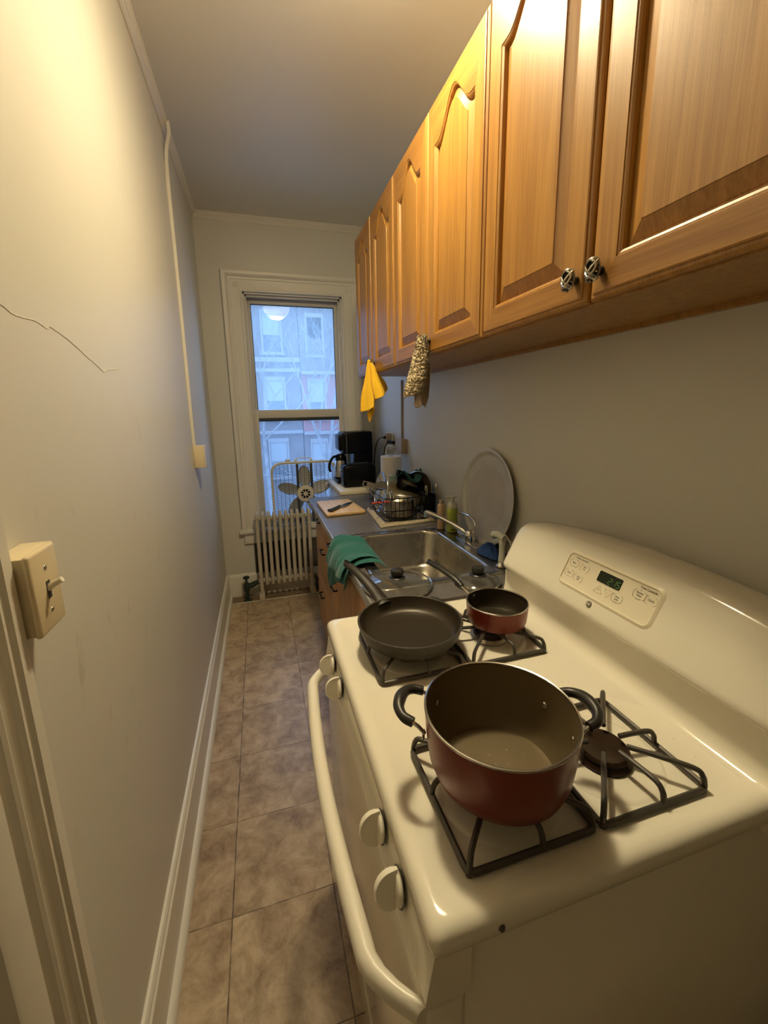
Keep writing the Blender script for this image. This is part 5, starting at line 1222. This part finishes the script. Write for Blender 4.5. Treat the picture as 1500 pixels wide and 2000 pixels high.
# ================================================================== WALL DEVICES
sw = thing('light_switch', 'ivory surface mounted toggle light switch beside the door frame on left wall', 'switch', (0.0, .638, 1.265))
SYa, SYb, SZa, SZb = .6295, .700, 1.206, 1.322
mb = MB(); mb.box(0.0005, .040, .606, .690, 1.209, 1.319, .002); mb.build('switch_box', M['ivory'], sw)
mb = MB(); mb.box(.0385, .0475, .603, .676, 1.207, 1.322, .0045, 3); pltt = mb.build('cover_plate', M['ivory'], sw)
mb = MB(); mb.box(.0470, .0480, .6345, .6445, 1.251, 1.276); mb.build('toggle_slot', M['iron'], pltt, smooth=0)
mb = MB(); mb.tube([(.044, .6395, 1.263), (.054, .6395, 1.270), (.065, .6395, 1.276)], [.0045, .0045, .0040], 10); mb.build('toggle', M['plastic_w'], pltt)
for z in (1.234, 1.295): MB().lathe([(0, .0012), (.0028, .001), (.0035, 0)], seg=12, T=Matrix.Translation((.0474, .6395, z)) @ Matrix.Rotation(PI / 2, 4, 'Y')).build('screw', M['alu'], pltt)

rw = thing('cable_raceway', 'cream surface cable raceway running down the left wall to the outlet box', 'raceway', (0, 2.42, 1.325))
pts = spline([(.030, 2.44, ZC - .004), (.031, 2.44, 2.80), (.014, 2.425, 2.72), (.008, 2.42, 2.60), (.006, 2.42, 2.3), (.006, 2.40, 1.9), (.006, 2.375, 1.55), (.006, 2.372, 1.325)], 6)
mb = MB(); mb.loft([[p + Vector((a * .0075, b * .0095, 0)) for a, b in ((-1, -1), (1, -1), (1, 1), (-1, 1))] for p in pts], True, True, True); mb.build('channel', M['trim'], rw, smooth=30)
ob = thing('outlet_box', 'small cream outlet box at the bottom of the left wall raceway', 'outlet', (0, 2.385, 1.21))
MB().box(.0005, .052, 2.352, 2.425, 1.208, 1.324, .003).build('box_body', M['ivory'], ob)
mb = MB(); mb.box(.051, .057, 2.348, 2.428, 1.205, 1.327, .002); mb.build('cover_plate', M['trim'], ob)

rw2 = thing('cable_raceway', 'tan cable raceway dropping from the oak cabinets to the outlets on right wall', 'raceway', (XR, 2.64, 1.30))
MB().box(XR - .012, XR - .0005, 2.63, 2.65, 1.30, CZ0 - .001, .002).build('channel', M['tan'], rw2)
ob2 = thing('outlet_box', 'tan outlet box on the right wall below its raceway', 'outlet', (XR, 2.61, 1.21))
MB().box(XR - .045, XR - .0005, 2.545, 2.665, 1.205, 1.30, .005).build('box_body', M['tan'], ob2)
ob3 = thing('outlet_box', 'grey outlet with plugged-in cords on the right wall near the coffee maker', 'outlet', (XR, 2.88, 1.2))
MB().box(XR - .020, XR - .0005, 2.83, 2.95, 1.20, 1.325, .004).build('box_body', M['trim'], ob3)
MB().box(XR - .060, XR - .019, 2.825, 2.862, 1.25, 1.325, .006).build('plug_adapter', M['tan'], ob3)
def cord(pts, r, m_, label, plug=None):
    t = thing('power_cord', label, 'cord', tuple(pts[0]))
    mb = MB(); mb.tube(spline(pts, 8), r, 7); mb.build('cable', M[m_], t)
    if plug: mb = MB(); mb.tube(plug, .011, 10); mb.build('plug', M[m_], t)
cord([(1.205, 2.845, 1.297), (1.165, 2.86, 1.285), (1.145, 2.89, 1.22), (1.15, 2.95, 1.10), (1.17, 3.02, .99), (1.20, 3.08, .948)], .0035, 'black', 'black cord curving from the adapter down behind the toaster', [(1.225, 2.838, 1.297), (1.195, 2.848, 1.295)])
cord([(1.215, 2.80, 1.270), (1.185, 2.78, 1.235), (1.165, 2.75, 1.17), (1.16, 2.73, 1.07), (1.18, 2.72, .98), (1.22, 2.79, .948)], .0035, 'black', 'black cord hanging behind the paper towel roll', [(XR - .045, 2.70, 1.268), (1.215, 2.80, 1.270)])
cord([(1.225, 2.68, 1.235), (1.205, 2.72, 1.245), (1.19, 2.75, 1.235), (1.18, 2.74, 1.19), (1.20, 2.70, 1.165), (1.23, 2.67, 1.19)], .003, 'plastic_w', 'white cord loop beside the tan outlet box')

# filler crack lines and scuffs on the left wall
mb = MB(); cr_ = [(.75, 1.655), (.80, 1.648), (.845, 1.652), (.89, 1.647), (.905, 1.651), (.98, 1.640), (1.06, 1.618), (1.12, 1.604), (1.15, 1.596), (1.17, 1.602), (1.21, 1.607), (1.26, 1.612)]
pp = spline([(.0002, y, z) for y, z in cr_], 4); rnd = random.Random(2)
for p in pp: p.z += rnd.uniform(-.0012, .0012)
mb.tube(pp, .0007, 4); struct(mb.build('trim_8', M['crackm'], None))
